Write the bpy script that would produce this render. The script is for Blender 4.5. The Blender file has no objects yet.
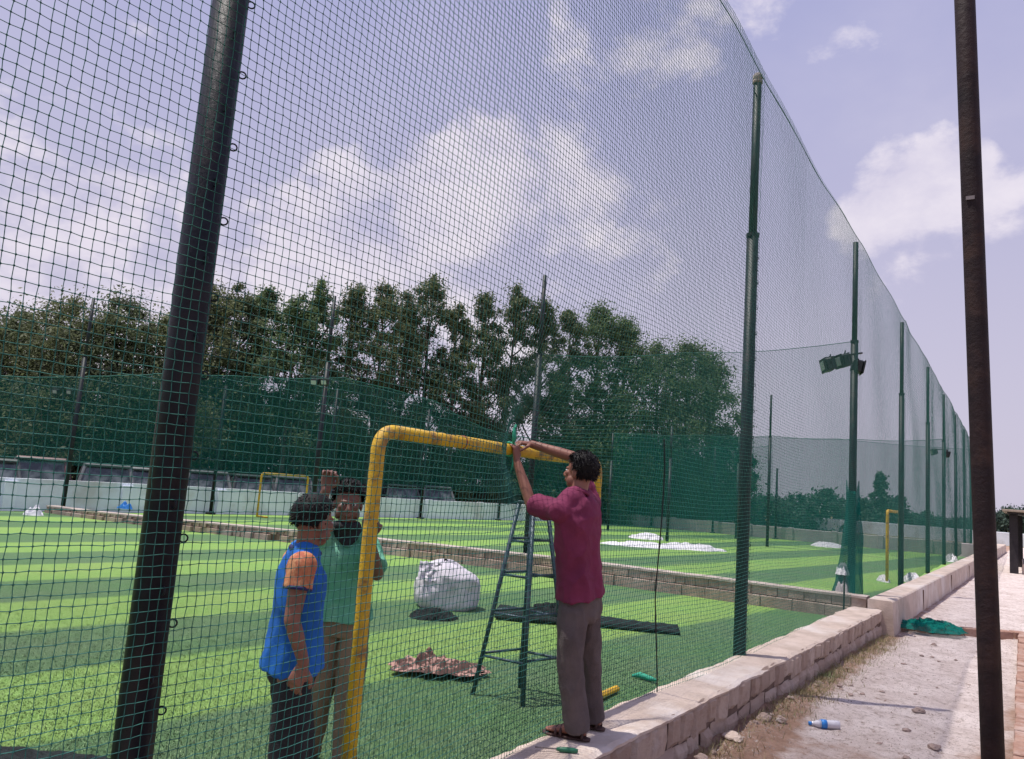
import bpy, bmesh, math, random
import numpy as np
from mathutils import Vector, Matrix, noise, Quaternion

random.seed(7); np.random.seed(7)
scene = bpy.context.scene
col = scene.collection
PI = math.pi

# ------------------------------------------------------------------ camera (X: away from the fence, Y: along it, Z up)
CAM = Vector((2.3, 0.0, 1.644)); FPX = 785.387; YAW, PITCH, ROLL = 0.577, 0.136, 0.073
def cam_axes():
    cy, sy = math.cos(YAW), math.sin(YAW)
    f = Vector((-sy*math.cos(PITCH), cy*math.cos(PITCH), math.sin(PITCH)))
    r = Vector((cy, sy, 0)); u = r.cross(f)
    c, s = math.cos(ROLL), math.sin(ROLL)
    return c*r + s*u, -s*r + c*u, f
CR, CU, CF = cam_axes()
def at(px, py, D):
    """measured point of the place: picture position and distance along the view axis"""
    return CAM + D*(CF + CR*((px-512)/FPX) - CU*((py-379.5)/FPX))
def gp(px, py, z=0.0):
    v = at(px, py, 1)-CAM; return CAM + v*((z-CAM.z)/v.z)
cd = bpy.data.cameras.new('camera'); cam = bpy.data.objects.new('camera', cd); col.objects.link(cam)
M = Matrix((CR, CU, -CF)).transposed().to_4x4(); M.translation = CAM
cam.matrix_world = M
cd.sensor_width = 36; cd.lens = 36*FPX/1024; cd.clip_end = 2000; cd.clip_start = 0.05
scene.camera = cam

# ------------------------------------------------------------------ materials
def lin(h):
    h = h.lstrip('#'); o = []
    for i in (0, 2, 4):
        c = int(h[i:i+2], 16)/255
        o.append(c/12.92 if c <= 0.04045 else ((c+0.055)/1.055)**2.4)
    return (*o, 1)
class NT:
    def __init__(s, mat): s.t = mat.node_tree; s.n = s.t.nodes; s.l = s.t.links
    def new(s, typ, **kw):
        n = s.n.new(typ)
        for k, v in kw.items():
            if k.startswith('i_'):
                key = k[2:]
                n.inputs[int(key) if key.isdigit() else key.replace('_', ' ')].default_value = v
            else: setattr(n, k, v)
        return n
    def link(s, a, b): s.l.new(a, b)
    def math(s, op, a, b=None, c=None, clamp=False):
        n = s.n.new('ShaderNodeMath'); n.operation = op; n.use_clamp = clamp
        for i, x in enumerate((a, b, c)):
            if x is None: continue
            if hasattr(x, 'is_linked'): s.l.new(x, n.inputs[i])
            else: n.inputs[i].default_value = x
        return n.outputs[0]
    def mix(s, fac, a, b):
        n = s.n.new('ShaderNodeMix'); n.data_type = 'RGBA'
        for i, x in ((0, fac), (6, a), (7, b)):
            if hasattr(x, 'is_linked'): s.l.new(x, n.inputs[i])
            else: n.inputs[i].default_value = x
        return n.outputs[2]
    def noise(s, vec, scale, detail=4, rough=.6, dist=0):
        n = s.n.new('ShaderNodeTexNoise'); n.inputs['Scale'].default_value = scale
        n.inputs['Detail'].default_value = detail; n.inputs['Roughness'].default_value = rough
        n.inputs['Distortion'].default_value = dist
        if vec is not None: s.l.new(vec, n.inputs['Vector'])
        return n.outputs['Fac']
    def ramp(s, fac, p0, p1):
        n = s.n.new('ShaderNodeMapRange'); n.inputs[1].default_value = p0; n.inputs[2].default_value = p1
        n.clamp = True; n.interpolation_type = 'SMOOTHSTEP'
        s.l.new(fac, n.inputs[0]); return n.outputs[0]
def new_mat(name):
    m = bpy.data.materials.new(name); m.use_nodes = True
    return m, NT(m), m.node_tree.nodes['Principled BSDF']
def mat(name, base, base2=None, scale=8, rough=.8, metallic=0, bump=.0, bscale=60, detail=5, third=None, tscale=2, spec=.5, stretch=None, lo=.35, hi=.65):
    """surface whose colour drifts between two or three tones, with fine relief"""
    m, t, b = new_mat(name)
    tc = t.new('ShaderNodeTexCoord'); v = tc.outputs['Object']
    if stretch:
        mp = t.new('ShaderNodeMapping'); mp.inputs['Scale'].default_value = stretch; t.link(v, mp.inputs[0]); v = mp.outputs[0]
    if base2 is None: base2 = tuple(c*.75 for c in base[:3])
    f = t.ramp(t.noise(v, scale, detail), lo, hi)
    c = t.mix(f, (*base[:3], 1), (*base2[:3], 1))
    if third is not None:
        c = t.mix(t.ramp(t.noise(v, tscale, 6, .65), .48, .68), c, (*third[:3], 1))
    t.link(c, b.inputs['Base Color'])
    b.inputs['Roughness'].default_value = rough; b.inputs['Metallic'].default_value = metallic
    b.inputs['Specular IOR Level'].default_value = spec
    if bump:
        bp = t.new('ShaderNodeBump'); bp.inputs['Strength'].default_value = min(1, bump); bp.inputs['Distance'].default_value = .02
        t.link(t.noise(v, bscale, 6, .65), bp.inputs['Height']); t.link(bp.outputs[0], b.inputs['Normal'])
    return m
def sheet_mat(name, colr, alpha, noise_amt=.25, scale=1.5, stripe=None):
    """woven net too fine to resolve: part of the light passes straight through"""
    m, t, b = new_mat(name)
    tc = t.new('ShaderNodeTexCoord'); v = tc.outputs['Object']
    out = t.n['Material Output']; t.n.remove(b)
    d = t.new('ShaderNodeBsdfDiffuse'); d.inputs[0].default_value = (*colr, 1)
    tl = t.new('ShaderNodeBsdfTranslucent'); tl.inputs[0].default_value = (*[c*.7 for c in colr], 1)
    a = t.new('ShaderNodeMixShader'); a.inputs[0].default_value = .35; t.link(d.outputs[0], a.inputs[1]); t.link(tl.outputs[0], a.inputs[2])
    tr = t.new('ShaderNodeBsdfTransparent')
    mx = t.new('ShaderNodeMixShader')
    mp = t.new('ShaderNodeMapping'); mp.inputs['Scale'].default_value = (1, 1, .25); t.link(v, mp.inputs[0])
    n1 = t.noise(mp.outputs[0], scale, 5, .6)
    fac = t.math('ADD', t.math('MULTIPLY', t.math('SUBTRACT', n1, .5), noise_amt*2), alpha, clamp=True)
    t.link(fac, mx.inputs[0]); t.link(tr.outputs[0], mx.inputs[1]); t.link(a.outputs[0], mx.inputs[2])
    t.link(mx.outputs[0], out.inputs[0])
    return m
def stripe_fac(t, width=1.61, x0=-1.65):
    tc = t.new('ShaderNodeTexCoord'); sp = t.new('ShaderNodeSeparateXYZ'); t.link(tc.outputs['Object'], sp.inputs[0])
    xx = t.math('ADD', sp.outputs[0], t.math('MULTIPLY', t.math('SUBTRACT', sp.outputs[1], 8), -.13))
    wob = t.math('MULTIPLY', t.math('SUBTRACT', t.noise(tc.outputs['Object'], 3, 3), .5), .12)
    xx = t.math('ADD', xx, wob)
    u = t.math('DIVIDE', t.math('SUBTRACT', x0, xx), width*2)
    tri = t.math('ABSOLUTE', t.math('SUBTRACT', t.math('FRACT', u), .5))       # 0..0.5, .25 crossings are the stripe edges
    u2 = t.math('FRACT', u)
    light = t.math('MULTIPLY', t.ramp(u2, 0.0, .05), t.math('SUBTRACT', 1, t.ramp(u2, .5, .55)))
    light = t.math('MULTIPLY', light, t.math('SUBTRACT', 1, t.ramp(xx, -1.2, -1.1)))
    return light, tc
def turf_mat(name, blades=False):
    m, t, b = new_mat(name)
    light, tc = stripe_fac(t)
    v = tc.outputs['Object']
    L1, L2 = (.185, .375, .062, 1), (.275, .48, .118, 1)
    D1, D2 = (.068, .178, .056, 1), (.13, .262, .092, 1)
    n = t.ramp(t.noise(v, 5, 8, .75), .3, .7)
    fine = t.ramp(t.noise(v, 70, 3, .7), .3, .7)
    nn = t.math('MULTIPLY', t.math('ADD', n, fine), .5)
    big = t.ramp(t.noise(v, .9, 4, .6), .3, .75)
    lc = t.mix(nn, L1, L2); dc = t.mix(nn, D1, D2)
    dc = t.mix(t.math('MULTIPLY', big, .5), dc, (.145, .20, .115, 1))
    lc = t.mix(t.math('MULTIPLY', big, .45), lc, (.33, .44, .12, 1))
    c = t.mix(light, dc, lc)
    if blades:
        oi = t.new('ShaderNodeAttribute'); oi.attribute_name = 'tone'
        c = t.mix(t.math('MULTIPLY', oi.outputs['Fac'], .4), c, (.40, .55, .26, 1))
    t.link(c, b.inputs['Base Color']); b.inputs['Roughness'].default_value = .6; b.inputs['Specular IOR Level'].default_value = .35
    bp = t.new('ShaderNodeBump'); bp.inputs['Strength'].default_value = .9; bp.inputs['Distance'].default_value = .03
    t.link(t.noise(v, 60, 8, .85), bp.inputs['Height'])
    if not blades: t.link(bp.outputs[0], b.inputs['Normal'])
    else:
        g_ = t.new('ShaderNodeNewGeometry'); vm_ = t.n.new('ShaderNodeVectorMath'); vm_.operation = 'MULTIPLY_ADD'
        t.link(g_.outputs['Normal'], vm_.inputs[0]); vm_.inputs[1].default_value = (.2, .2, .2); vm_.inputs[2].default_value = (0, 0, .8)
        vn_ = t.n.new('ShaderNodeVectorMath'); vn_.operation = 'NORMALIZE'; t.link(vm_.outputs[0], vn_.inputs[0]); t.link(vn_.outputs[0], b.inputs['Normal'])
    return m
MT = {}
MT['pole'] = mat('pole_paint', (.013, .022, .027), (.008, .013, .017), 12, .5, .1, .15, 40, third=(.03, .027, .03), tscale=5, spec=.28)
MT['pole_low'] = mat('pole_paint_dark', (.009, .011, .021), (.005, .006, .013), 14, .5, .1, .15, 40, third=(.022, .014, .018), tscale=2.2, spec=.3)
MT['rust'] = mat('rust_pipe', (.030, .017, .019), (.018, .011, .014), 10, .65, .1, .25, 50, third=(.050, .027, .024), tscale=6, spec=.25)
MT['net'] = mat('net_twine', (.018, .138, .114), (.012, .10, .085), 3, .7, third=(.04, .19, .155), tscale=30)
MT['yellow'] = mat('yellow_paint', (.70, .43, .014), (.58, .34, .014), 14, .5, 0, .35, 60, third=(.30, .16, .05), tscale=11)
MT['rope'] = mat('green_rope', (.02, .36, .22), (.02, .26, .17), 40, .7)
MT['scrap'] = mat('teal_mesh_scrap', (.02, .26, .21), (.01, .15, .12), 20, .8, bump=.6, bscale=80)
MT['blue_steel'] = mat('ladder_paint', (.030, .062, .085), (.020, .040, .058), 16, .42, .2, .2, 60, third=(.07, .10, .12), tscale=9)
MT['cap'] = mat('cap_concrete', (.61, .49, .415), (.47, .37, .305), 3.2, .95, 0, .55, 45, 8, third=(.67, .59, .54), tscale=1.1)
MT['stone'] = mat('rough_stone', (.36, .27, .235), (.23, .165, .145), 6, .95, 0, 1, 38, 8, third=(.44, .36, .33), tscale=2.3)
def stone_mat():
    m, t, b = new_mat('rough_stone'); tc = t.new('ShaderNodeTexCoord'); v = tc.outputs['Object']
    at_ = t.new('ShaderNodeAttribute'); at_.attribute_name = 'tone'
    c = t.mix(at_.outputs['Fac'], (.44, .325, .26, 1), (.67, .54, .45, 1))
    c = t.mix(t.ramp(t.noise(v, 9, 8, .7), .4, .7), c, (.46, .335, .275, 1)); c = t.mix(t.ramp(t.noise(v, 3, 6, .7), .55, .75), c, (.60, .51, .46, 1))
    t.link(c, b.inputs['Base Color']); b.inputs['Roughness'].default_value = .95; b.inputs['Specular IOR Level'].default_value = .2
    bp = t.new('ShaderNodeBump'); bp.inputs['Strength'].default_value = 1; bp.inputs['Distance'].default_value = .03
    t.link(t.noise(v, 30, 9, .75), bp.inputs['Height']); t.link(bp.outputs[0], b.inputs['Normal']); return m
MT['wallstone'] = stone_mat()
MT['mortar'] = mat('mortar', (.20, .13, .10), (.12, .078, .06), 8, .95, 0, .8, 60)
MT['divider'] = mat('divider_brick', (.40, .30, .245), (.29, .215, .18), 5, .95, 0, .8, 40, third=(.44, .36, .31), tscale=1.3)
MT['divcap'] = mat('divider_cap', (.52, .44, .39), (.40, .33, .30), 4, .95, 0, .4, 40)
MT['white_wall'] = mat('whitewash', (.84, .88, .96), (.72, .77, .86), 1.1, .9, 0, .2, 20, 6, third=(.58, .57, .58), tscale=.5)
MT['grey_wall'] = mat('weathered_wall', (.50, .45, .455), (.38, .35, .36), 1.2, .9, 0, .3, 15, 6, third=(.42, .37, .37), tscale=.6)
MT['trunk'] = mat('bark', (.16, .13, .115), (.08, .065, .055), 5, .95, 0, .8, 30)
MT['skin'] = mat('brown_skin', (.26, .108, .075), (.20, .082, .056), 9, .5, 0, .12, 90, spec=.45)
MT['skin_dark'] = mat('dark_skin', (.19, .085, .063), (.145, .064, .048), 9, .5, 0, .12, 90)
MT['hair'] = mat('black_hair', (.006, .005, .006), (.011, .009, .010), 40, .6, 0, .3, 120, spec=.2)
MT['maroon'] = mat('maroon_cloth', (.20, .030, .082), (.15, .021, .062), 5, .82, 0, .35, 140, third=(.215, .034, .09), tscale=3, spec=.3)
MT['trouser'] = mat('grey_brown_cloth', (.140, .113, .112), (.105, .085, .086), 6, .9, 0, .4, 140, spec=.2)
MT['blue_vest'] = mat('blue_cloth', (.016, .15, .54), (.012, .11, .42), 5, .75, 0, .3, 150, spec=.3)
MT['navy'] = mat('navy_cloth', (.02, .022, .12), (.015, .016, .08), 8, .8)
MT['orange'] = mat('orange_cloth', (.55, .20, .085), (.40, .10, .055), 22, .8, 0, .3, 140, third=(.62, .33, .16), tscale=26, stretch=(1, 1, .5))
MT['black_cloth'] = mat('black_cloth', (.010, .010, .013), (.018, .017, .022), 7, .85, 0, .4, 120)
MT['green_polo'] = mat('green_cloth', (.115, .42, .27), (.085, .35, .22), 5, .7, 0, .35, 140, third=(.22, .52, .38), tscale=4)
MT['khaki'] = mat('khaki_cloth', (.27, .185, .125), (.21, .145, .10), 6, .9, 0, .4, 140)
MT['sandal'] = mat('sandal_leather', (.07, .028, .022), (.045, .02, .018), 12, .6, 0, .3, 80)
MT['eye'] = mat('eye', (.55, .52, .50), (.5, .47, .45), 10, .25)
MT['iris'] = mat('iris', (.012, .008, .006), (.01, .007, .006), 10, .2)
MT['sack'] = mat('woven_sack', (.64, .60, .64), (.50, .47, .53), 7, .7, 0, .5, 90, third=(.72, .69, .72), tscale=3)
MT['white_sheet'] = mat('white_sheet', (.82, .80, .82), (.68, .67, .71), 6, .6, 0, .5, 30)
MT['bundle'] = mat('dark_net_bundle', (.008, .014, .015), (.004, .007, .008), 30, .9, 0, 1, 90, third=(.015, .03, .027), tscale=14)
MT['camo'] = mat('patterned_cloth', (.46, .27, .22), (.075, .036, .028), 11, .85, 0, .3, 100, lo=.40, hi=.50)
MT['plastic'] = mat('clear_plastic', (.62, .60, .63), (.52, .5, .54), 12, .15, spec=.8)
MT['blue_label'] = mat('blue_label', (.02, .22, .62), (.02, .17, .5), 10, .4)
MT['black_metal'] = mat('black_housing', (.014, .018, .02), (.022, .028, .03), 10, .45, .3)
MT['lens'] = mat('floodlight_lens', (.30, .37, .36), (.42, .48, .46), 25, .15, 0, .3, 40, spec=.8)
MT['glass_dark'] = mat('car_glass', (.02, .032, .035), (.12, .145, .15), 2.6, .12, 0, spec=.8)  # paler patches in the colour stand in for reflections on the panes
MT['dry_grass'] = mat('dry_grass', (.32, .26, .14), (.23, .19, .09), 9, .9, third=(.15, .18, .08), tscale=3)
MT['screw_green'] = mat('tool_handle', (.02, .16, .08), (.015, .12, .06), 10, .35)
MT['steel'] = mat('dull_steel', (.22, .18, .16), (.3, .26, .24), 10, .4, .8)
MT['rubble'] = mat('rubble', (.40, .30, .26), (.28, .20, .17), 9, .95, 0, .8, 60, third=(.52, .46, .43), tscale=5)
MT['brick'] = mat('red_brick', (.40, .24, .18), (.30, .165, .12), 7, .95, 0, .7, 60, third=(.46, .33, .28), tscale=4)
MT['dark_wood'] = mat('dark_column', (.028, .022, .026), (.018, .014, .018), 6, .8)
MT['roof_sheet'] = mat('roof_sheet', (.42, .33, .26), (.30, .235, .19), 4, .7)
MT['red_line'] = mat('red_stain', (.30, .05, .04), (.2, .03, .03), 10, .6)

# ------------------------------------------------------------------ mesh helpers
class MB:
    def __init__(s): s.v = []; s.f = []
    def add(s, vs, fs):
        o = len(s.v); s.v += [tuple(v) for v in vs]; s.f += [tuple(i+o for i in f) for f in fs]; return s
    def box(s, c, size, rot=None, taper=1.0, bev=0):
        hx, hy, hz = size[0]/2, size[1]/2, size[2]/2
        if bev:
            b = min(bev, hx*.9, hy*.9, hz*.9); vs = []
            rings = [(-hz, b), (-hz+b, 0), (hz-b, 0), (hz, b)]
            for z, k in rings:
                x, y = hx-k, hy-k
                vs += [(x-b*(not k), -y, z), (x, -y+b*(not k), z), (x, y-b*(not k), z), (x-b*(not k), y, z), (-x+b*(not k), y, z), (-x, y-b*(not k), z), (-x, -y+b*(not k), z), (-x+b*(not k), -y, z)] if not k else \
                      [(x, -y, z), (x, -y, z), (x, y, z), (x, y, z), (-x, y, z), (-x, y, z), (-x, -y, z), (-x, -y, z)]
            fs = []
            for r in range(3):
                for i in range(8):
                    j = (i+1) % 8; fs.append((r*8+i, r*8+j, r*8+8+j, r*8+8+i))
            fs.append(tuple(reversed(range(8)))); fs.append(tuple(range(24, 32)))
        else:
            vs = [(sx*hx*(taper if sz > 0 else 1), sy*hy*(taper if sz > 0 else 1), sz*hz) for sz in (-1, 1) for sx, sy in ((-1, -1), (1, -1), (1, 1), (-1, 1))]
            fs = [(3, 2, 1, 0), (4, 5, 6, 7), (0, 1, 5, 4), (1, 2, 6, 5), (2, 3, 7, 6), (3, 0, 4, 7)]
        c = Vector(c)
        R = rot if rot is not None else Matrix.Identity(3)
        return s.add([R @ Vector(v) + c for v in vs], fs)
    def tube(s, pts, radii, seg=10, cap=True):
        pts = [Vector(p) for p in pts]
        if not hasattr(radii, '__len__'): radii = [radii]*len(pts)
        n = len(pts); rings = []; ref = None
        for i in range(n):
            d = (pts[min(i+1, n-1)] - pts[max(i-1, 0)]).normalized()
            if ref is None:
                ref = Vector((0, 0, 1)) if abs(d.z) < .9 else Vector((1, 0, 0))
                ref = (ref - d*ref.dot(d)).normalized()
            else: ref = (ref - d*ref.dot(d)).normalized()
            o = d.cross(ref)
            rings.append([pts[i] + radii[i]*(math.cos(2*PI*k/seg)*ref + math.sin(2*PI*k/seg)*o) for k in range(seg)])
        vs = [v for r in rings for v in r]; fs = []
        for i in range(n-1):
            for k in range(seg):
                j = (k+1) % seg; fs.append((i*seg+k, i*seg+j, (i+1)*seg+j, (i+1)*seg+k))
        if cap: fs.append(tuple(reversed(range(seg)))); fs.append(tuple(range((n-1)*seg, n*seg)))
        return s.add(vs, fs)
    def loft(s, rings, seg=24):
        """rings: (centre, axis a, axis b, ra, rb[, squareness])"""
        vs = []; fs = []; n = len(rings)
        for r in rings:
            c, a, b, ra, rb = r[:5]; sq = r[5] if len(r) > 5 else 1
            for k in range(seg):
                t = 2*PI*k/seg; x, y = math.cos(t), math.sin(t)
                if sq != 1: x = math.copysign(abs(x)**sq, x); y = math.copysign(abs(y)**sq, y)
                vs.append(Vector(c) + a*(ra*x) + b*(rb*y))
        for i in range(n-1):
            for k in range(seg):
                j = (k+1) % seg; fs.append((i*seg+k, i*seg+j, (i+1)*seg+j, (i+1)*seg+k))
        fs.append(tuple(reversed(range(seg)))); fs.append(tuple(range((n-1)*seg, n*seg)))
        return s.add(vs, fs)
    def ball(s, c, r, u=12, v=8, axes=None):
        c = Vector(c)
        if not hasattr(r, '__len__'): r = (r, r, r)
        A = axes or (Vector((1, 0, 0)), Vector((0, 1, 0)), Vector((0, 0, 1)))
        vs = [c - A[2]*r[2]]
        for i in range(1, v):
            p = -PI/2 + PI*i/v
            for k in range(u):
                t = 2*PI*k/u
                vs.append(c + A[0]*(r[0]*math.cos(p)*math.cos(t)) + A[1]*(r[1]*math.cos(p)*math.sin(t)) + A[2]*(r[2]*math.sin(p)))
        vs.append(c + A[2]*r[2]); fs = []
        for k in range(u): fs.append((0, 1+(k+1) % u, 1+k))
        for i in range(v-2):
            for k in range(u):
                j = (k+1) % u; a = 1+i*u; fs.append((a+k, a+j, a+u+j, a+u+k))
        e = len(vs)-1; a = 1+(v-2)*u
        for k in range(u): fs.append((a+k, a+(k+1) % u, e))
        return s.add(vs, fs)
    def ring(s, c, R, r, n, seg=14, m=6):
        """torus around unit normal n"""
        c = Vector(c); n = Vector(n).normalized(); a = n.orthogonal().normalized(); b = n.cross(a)
        vs = []; fs = []
        for i in range(seg):
            t = 2*PI*i/seg; d = a*math.cos(t) + b*math.sin(t)
            for k in range(m):
                q = 2*PI*k/m; vs.append(c + d*(R + r*math.cos(q)) + n*(r*math.sin(q)))
        for i in range(seg):
            for k in range(m):
                fs.append((i*m+k, ((i+1) % seg)*m+k, ((i+1) % seg)*m+(k+1) % m, i*m+(k+1) % m))
        return s.add(vs, fs)
    def build(s, name, m, parent=None, off=None, smooth=False):
        me = bpy.data.meshes.new(name)
        vs = s.v if off is None else [(v[0]-off[0], v[1]-off[1], v[2]-off[2]) for v in s.v]
        me.from_pydata(vs, [], s.f); me.validate()
        bm = bmesh.new(); bm.from_mesh(me); bmesh.ops.recalc_face_normals(bm, faces=bm.faces); bm.to_mesh(me); bm.free()
        return link_mesh(name, me, m, parent, smooth)
def link_mesh(name, me, m, parent=None, smooth=False):
    o = bpy.data.objects.new(name, me); col.objects.link(o)
    if m is not None: me.materials.append(m)
    if smooth: me.polygons.foreach_set('use_smooth', [True]*len(me.polygons))
    if parent is not None: o.parent = parent
    return o
def np_mesh(name, V, F, m, parent=None, smooth=False, tone=None):
    """big mesh from numpy arrays; F is (n, k) with k = 3 or 4"""
    me = bpy.data.meshes.new(name); k = F.shape[1]
    me.vertices.add(len(V)); me.vertices.foreach_set('co', np.ascontiguousarray(V, np.float32).ravel())
    me.loops.add(F.size); me.loops.foreach_set('vertex_index', np.ascontiguousarray(F, np.int32).ravel())
    me.polygons.add(len(F)); me.polygons.foreach_set('loop_start', np.arange(0, F.size, k, dtype=np.int32))
    try: me.polygons.foreach_set('loop_total', np.full(len(F), k, np.int32))
    except Exception: pass
    if tone is not None:
        a = me.attributes.new('tone', 'FLOAT', 'POINT'); a.data.foreach_set('value', np.asarray(tone, np.float32))
    me.update(calc_edges=True)
    return link_mesh(name, me, m, parent, smooth)
def tag(o, label=None, cat=None, group=None, kind=None):
    if label: o['label'] = label
    if cat: o['category'] = cat
    if group: o['group'] = group
    if kind: o['kind'] = kind
    return o
def empty(name, loc=(0, 0, 0), rz=0):
    o = bpy.data.objects.new(name, None); col.objects.link(o); o.location = loc; o.rotation_euler = (0, 0, rz); return o
UP_ = Vector((0, 0, 1))
def copy_tree(o, parent=None):
    c = o.copy(); col.objects.link(c)
    if parent is not None: c.parent = parent
    for ch in list(o.children): copy_tree(ch, c)
    return c
def remesh(name, mb, voxel, m, parent=None, off=None, smooth_it=3, folds=0, ffreq=14, fseed=0, fstretch=(1, 1, .5), cut=None):
    """fuses overlapping closed shapes into one continuous skin"""
    o = mb.build(name+'_raw', None, None, off)
    md = o.modifiers.new('r', 'REMESH'); md.mode = 'VOXEL'; md.voxel_size = voxel
    sm = o.modifiers.new('s', 'SMOOTH'); sm.iterations = smooth_it; sm.factor = .5
    dg = bpy.context.evaluated_depsgraph_get(); dg.update()
    me = bpy.data.meshes.new_from_object(o.evaluated_get(dg)); me.name = name
    old = o.data; bpy.data.objects.remove(o); bpy.data.meshes.remove(old)
    if folds:
        bm = bmesh.new(); bm.from_mesh(me); bm.normal_update()
        for v in bm.verts:
            p = Vector((v.co.x*fstretch[0], v.co.y*fstretch[1], v.co.z*fstretch[2]))*ffreq + Vector((fseed*7.1, fseed*3.3, 0))
            q = p + Vector((noise.noise(p*.5), noise.noise(p*.5+Vector((9, 9, 9))), 0))*.9
            r = 1-abs(noise.noise(q))*2
            v.co += v.normal*(folds*(r*.75 + (1-2*abs(noise.noise(p*2.1+Vector((4, 4, 1)))))*.3 - .35))
        bm.to_mesh(me); bm.free()
    return link_mesh(name, me, m, parent, True)

# ------------------------------------------------------------------ world and sun
SUN_AZ = Vector((-.86, -.50)).normalized(); SUN_EL = math.radians(73)
w = bpy.data.worlds.new('World'); scene.world = w; w.use_nodes = True
class WT(NT):
    def __init__(s, ww): s.t = ww.node_tree; s.n = s.t.nodes; s.l = s.t.links
t = WT(w); bg = t.n['Background']
sky = t.new('ShaderNodeTexSky', sky_type='NISHITA', sun_disc=False)
sky.sun_elevation = SUN_EL; sky.sun_rotation = math.atan2(SUN_AZ.x, SUN_AZ.y)
sky.dust_density = 4; sky.air_density = 1.0; sky.ozone_density = 2
tc = t.new('ShaderNodeTexCoord'); dirv = tc.outputs['Generated']
sp = t.new('ShaderNodeSeparateXYZ'); t.link(dirv, sp.inputs[0])
elev = t.ramp(sp.outputs[2], -.02, .75)
haze = t.mix(elev, (.68, .63, .78, 1), (.41, .43, .73, 1))
skyc = t.n.new('ShaderNodeVectorMath'); skyc.operation = 'SCALE'; skyc.inputs[3].default_value = .085; t.link(sky.outputs[0], skyc.inputs[0])
base = t.mix(.86, skyc.outputs[0], haze)
def cdir(px, py): return (CF + CR*((px-512)/FPX) - CU*((py-379.5)/FPX)).normalized()
blobs = [(480, 190, 62, .95), (430, 205, 60, .95), (535, 195, 55, .85), (585, 195, 42, .7), (370, 235, 70, .9), (315, 262, 65, .8), (440, 265, 110, .7), (560, 270, 110, .5), (250, 290, 80, .6), (60, 260, 110, .75), (150, 275, 90, .7), (-40, 225, 110, .6), (30, 120, 110, .28), (430, 330, 150, .5),
         (905, 195, 38, .95), (872, 220, 30, .9), (945, 180, 36, .95), (990, 200, 32, .7), (930, 232, 42, .6), (630, 40, 55, .5), (665, 75, 45, .3), (590, 60, 45, .4), (730, 20, 60, .5), (830, 0, 45, .4), (600, 10, 55, .5),
         (912, 285, 34, .5), (1010, 270, 60, .35), (-160, 150, 140, .55), (1330, 140, 120, .7), (1250, 330, 90, .5), (-320, 300, 150, .6)]
tot = None
for (bx, by, rad, amp) in blobs:
    d = cdir(bx, by)
    ca = math.cos(math.atan(rad/FPX)*1.75)
    vm = t.n.new('ShaderNodeVectorMath'); vm.operation = 'DOT_PRODUCT'; t.link(dirv, vm.inputs[0]); vm.inputs[1].default_value = d
    k = t.math('MULTIPLY', t.ramp(vm.outputs['Value'], ca, 1.0), amp)
    tot = k if tot is None else t.math('MAXIMUM', tot, k)
mpc = t.new('ShaderNodeMapping'); mpc.inputs['Scale'].default_value = (1, 1, 1.5); t.link(dirv, mpc.inputs[0])
n1 = t.noise(mpc.outputs[0], 8.5, 10, .60, .12)
n2 = t.noise(mpc.outputs[0], 2.6, 5, .55)
cm = t.math('ADD', tot, t.math('MULTIPLY', t.math('SUBTRACT', n1, .5), 2.0))
cmask = t.ramp(cm, .40, .84)
wisp = t.math('MULTIPLY', t.ramp(n2, .42, .8), .30)
cmask = t.math('MAXIMUM', cmask, wisp)
ccol = t.mix(t.ramp(n1, .35, .7), (.74, .69, .82, 1), (.95, .88, .94, 1))
full = t.mix(t.math('MULTIPLY', cmask, .74), base, ccol)
# below the horizon: dull ground bounce
full = t.mix(t.ramp(sp.outputs[2], -.06, -.01), (.22, .20, .19, 1), full)
t.link(full, bg.inputs[0]); bg.inputs[1].default_value = 1.0
sl = bpy.data.lights.new('sun', 'SUN'); sl.energy = 4.5; sl.angle = math.radians(.53); sl.color = (1, .95, .88)
so = bpy.data.objects.new('sun', sl); col.objects.link(so)
sd = Vector((SUN_AZ.x*math.cos(SUN_EL), SUN_AZ.y*math.cos(SUN_EL), math.sin(SUN_EL)))
so.rotation_euler = sd.to_track_quat('Z', 'Y').to_euler(); so.location = (0, 0, 40)
scene.view_settings.view_transform = 'Standard'; scene.view_settings.look = 'None'
scene.view_settings.exposure = 0; scene.view_settings.gamma = 1
try:
    scene.cycles.transparent_max_bounces = 24; scene.cycles.max_bounces = 6; scene.cycles.use_denoising = True
except Exception: pass

# ------------------------------------------------------------------ ground, turf, path
def ss(x, a, b):
    u = min(1, max(0, (x-a)/(b-a))); return u*u*(3-2*u)
g = MB(); g.add([(-900, -300, -.24), (900, -300, -.24), (900, 1500, -.24), (-900, 1500, -.24)], [(0, 1, 2, 3)])
m, tt, b = new_mat('earth')
tcg = tt.new('ShaderNodeTexCoord'); vv = tcg.outputs['Object']
c = tt.mix(tt.ramp(tt.noise(vv, .25, 7, .65), .35, .65), (.34, .235, .15, 1), (.21, .19, .075, 1))
tt.link(c, b.inputs['Base Color']); b.inputs['Roughness'].default_value = .95
tag(g.build('ground', m), kind='structure')
tm = turf_mat('artificial_turf')
g = MB(); g.add([(-21.4, -9, 0), (.12, -9, 0), (.12, 13.75, 0), (-21.4, 13.75, 0)], [(0, 1, 2, 3)])
tag(g.build('turf', tm), kind='structure')
g = MB(); g.add([(-21.4, 13.75, .0), (.32, 13.75, .0), (.95, 60, 0), (-21.4, 60, 0)], [(0, 1, 2, 3)])
tag(g.build('turf', tm), kind='structure')
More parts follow.
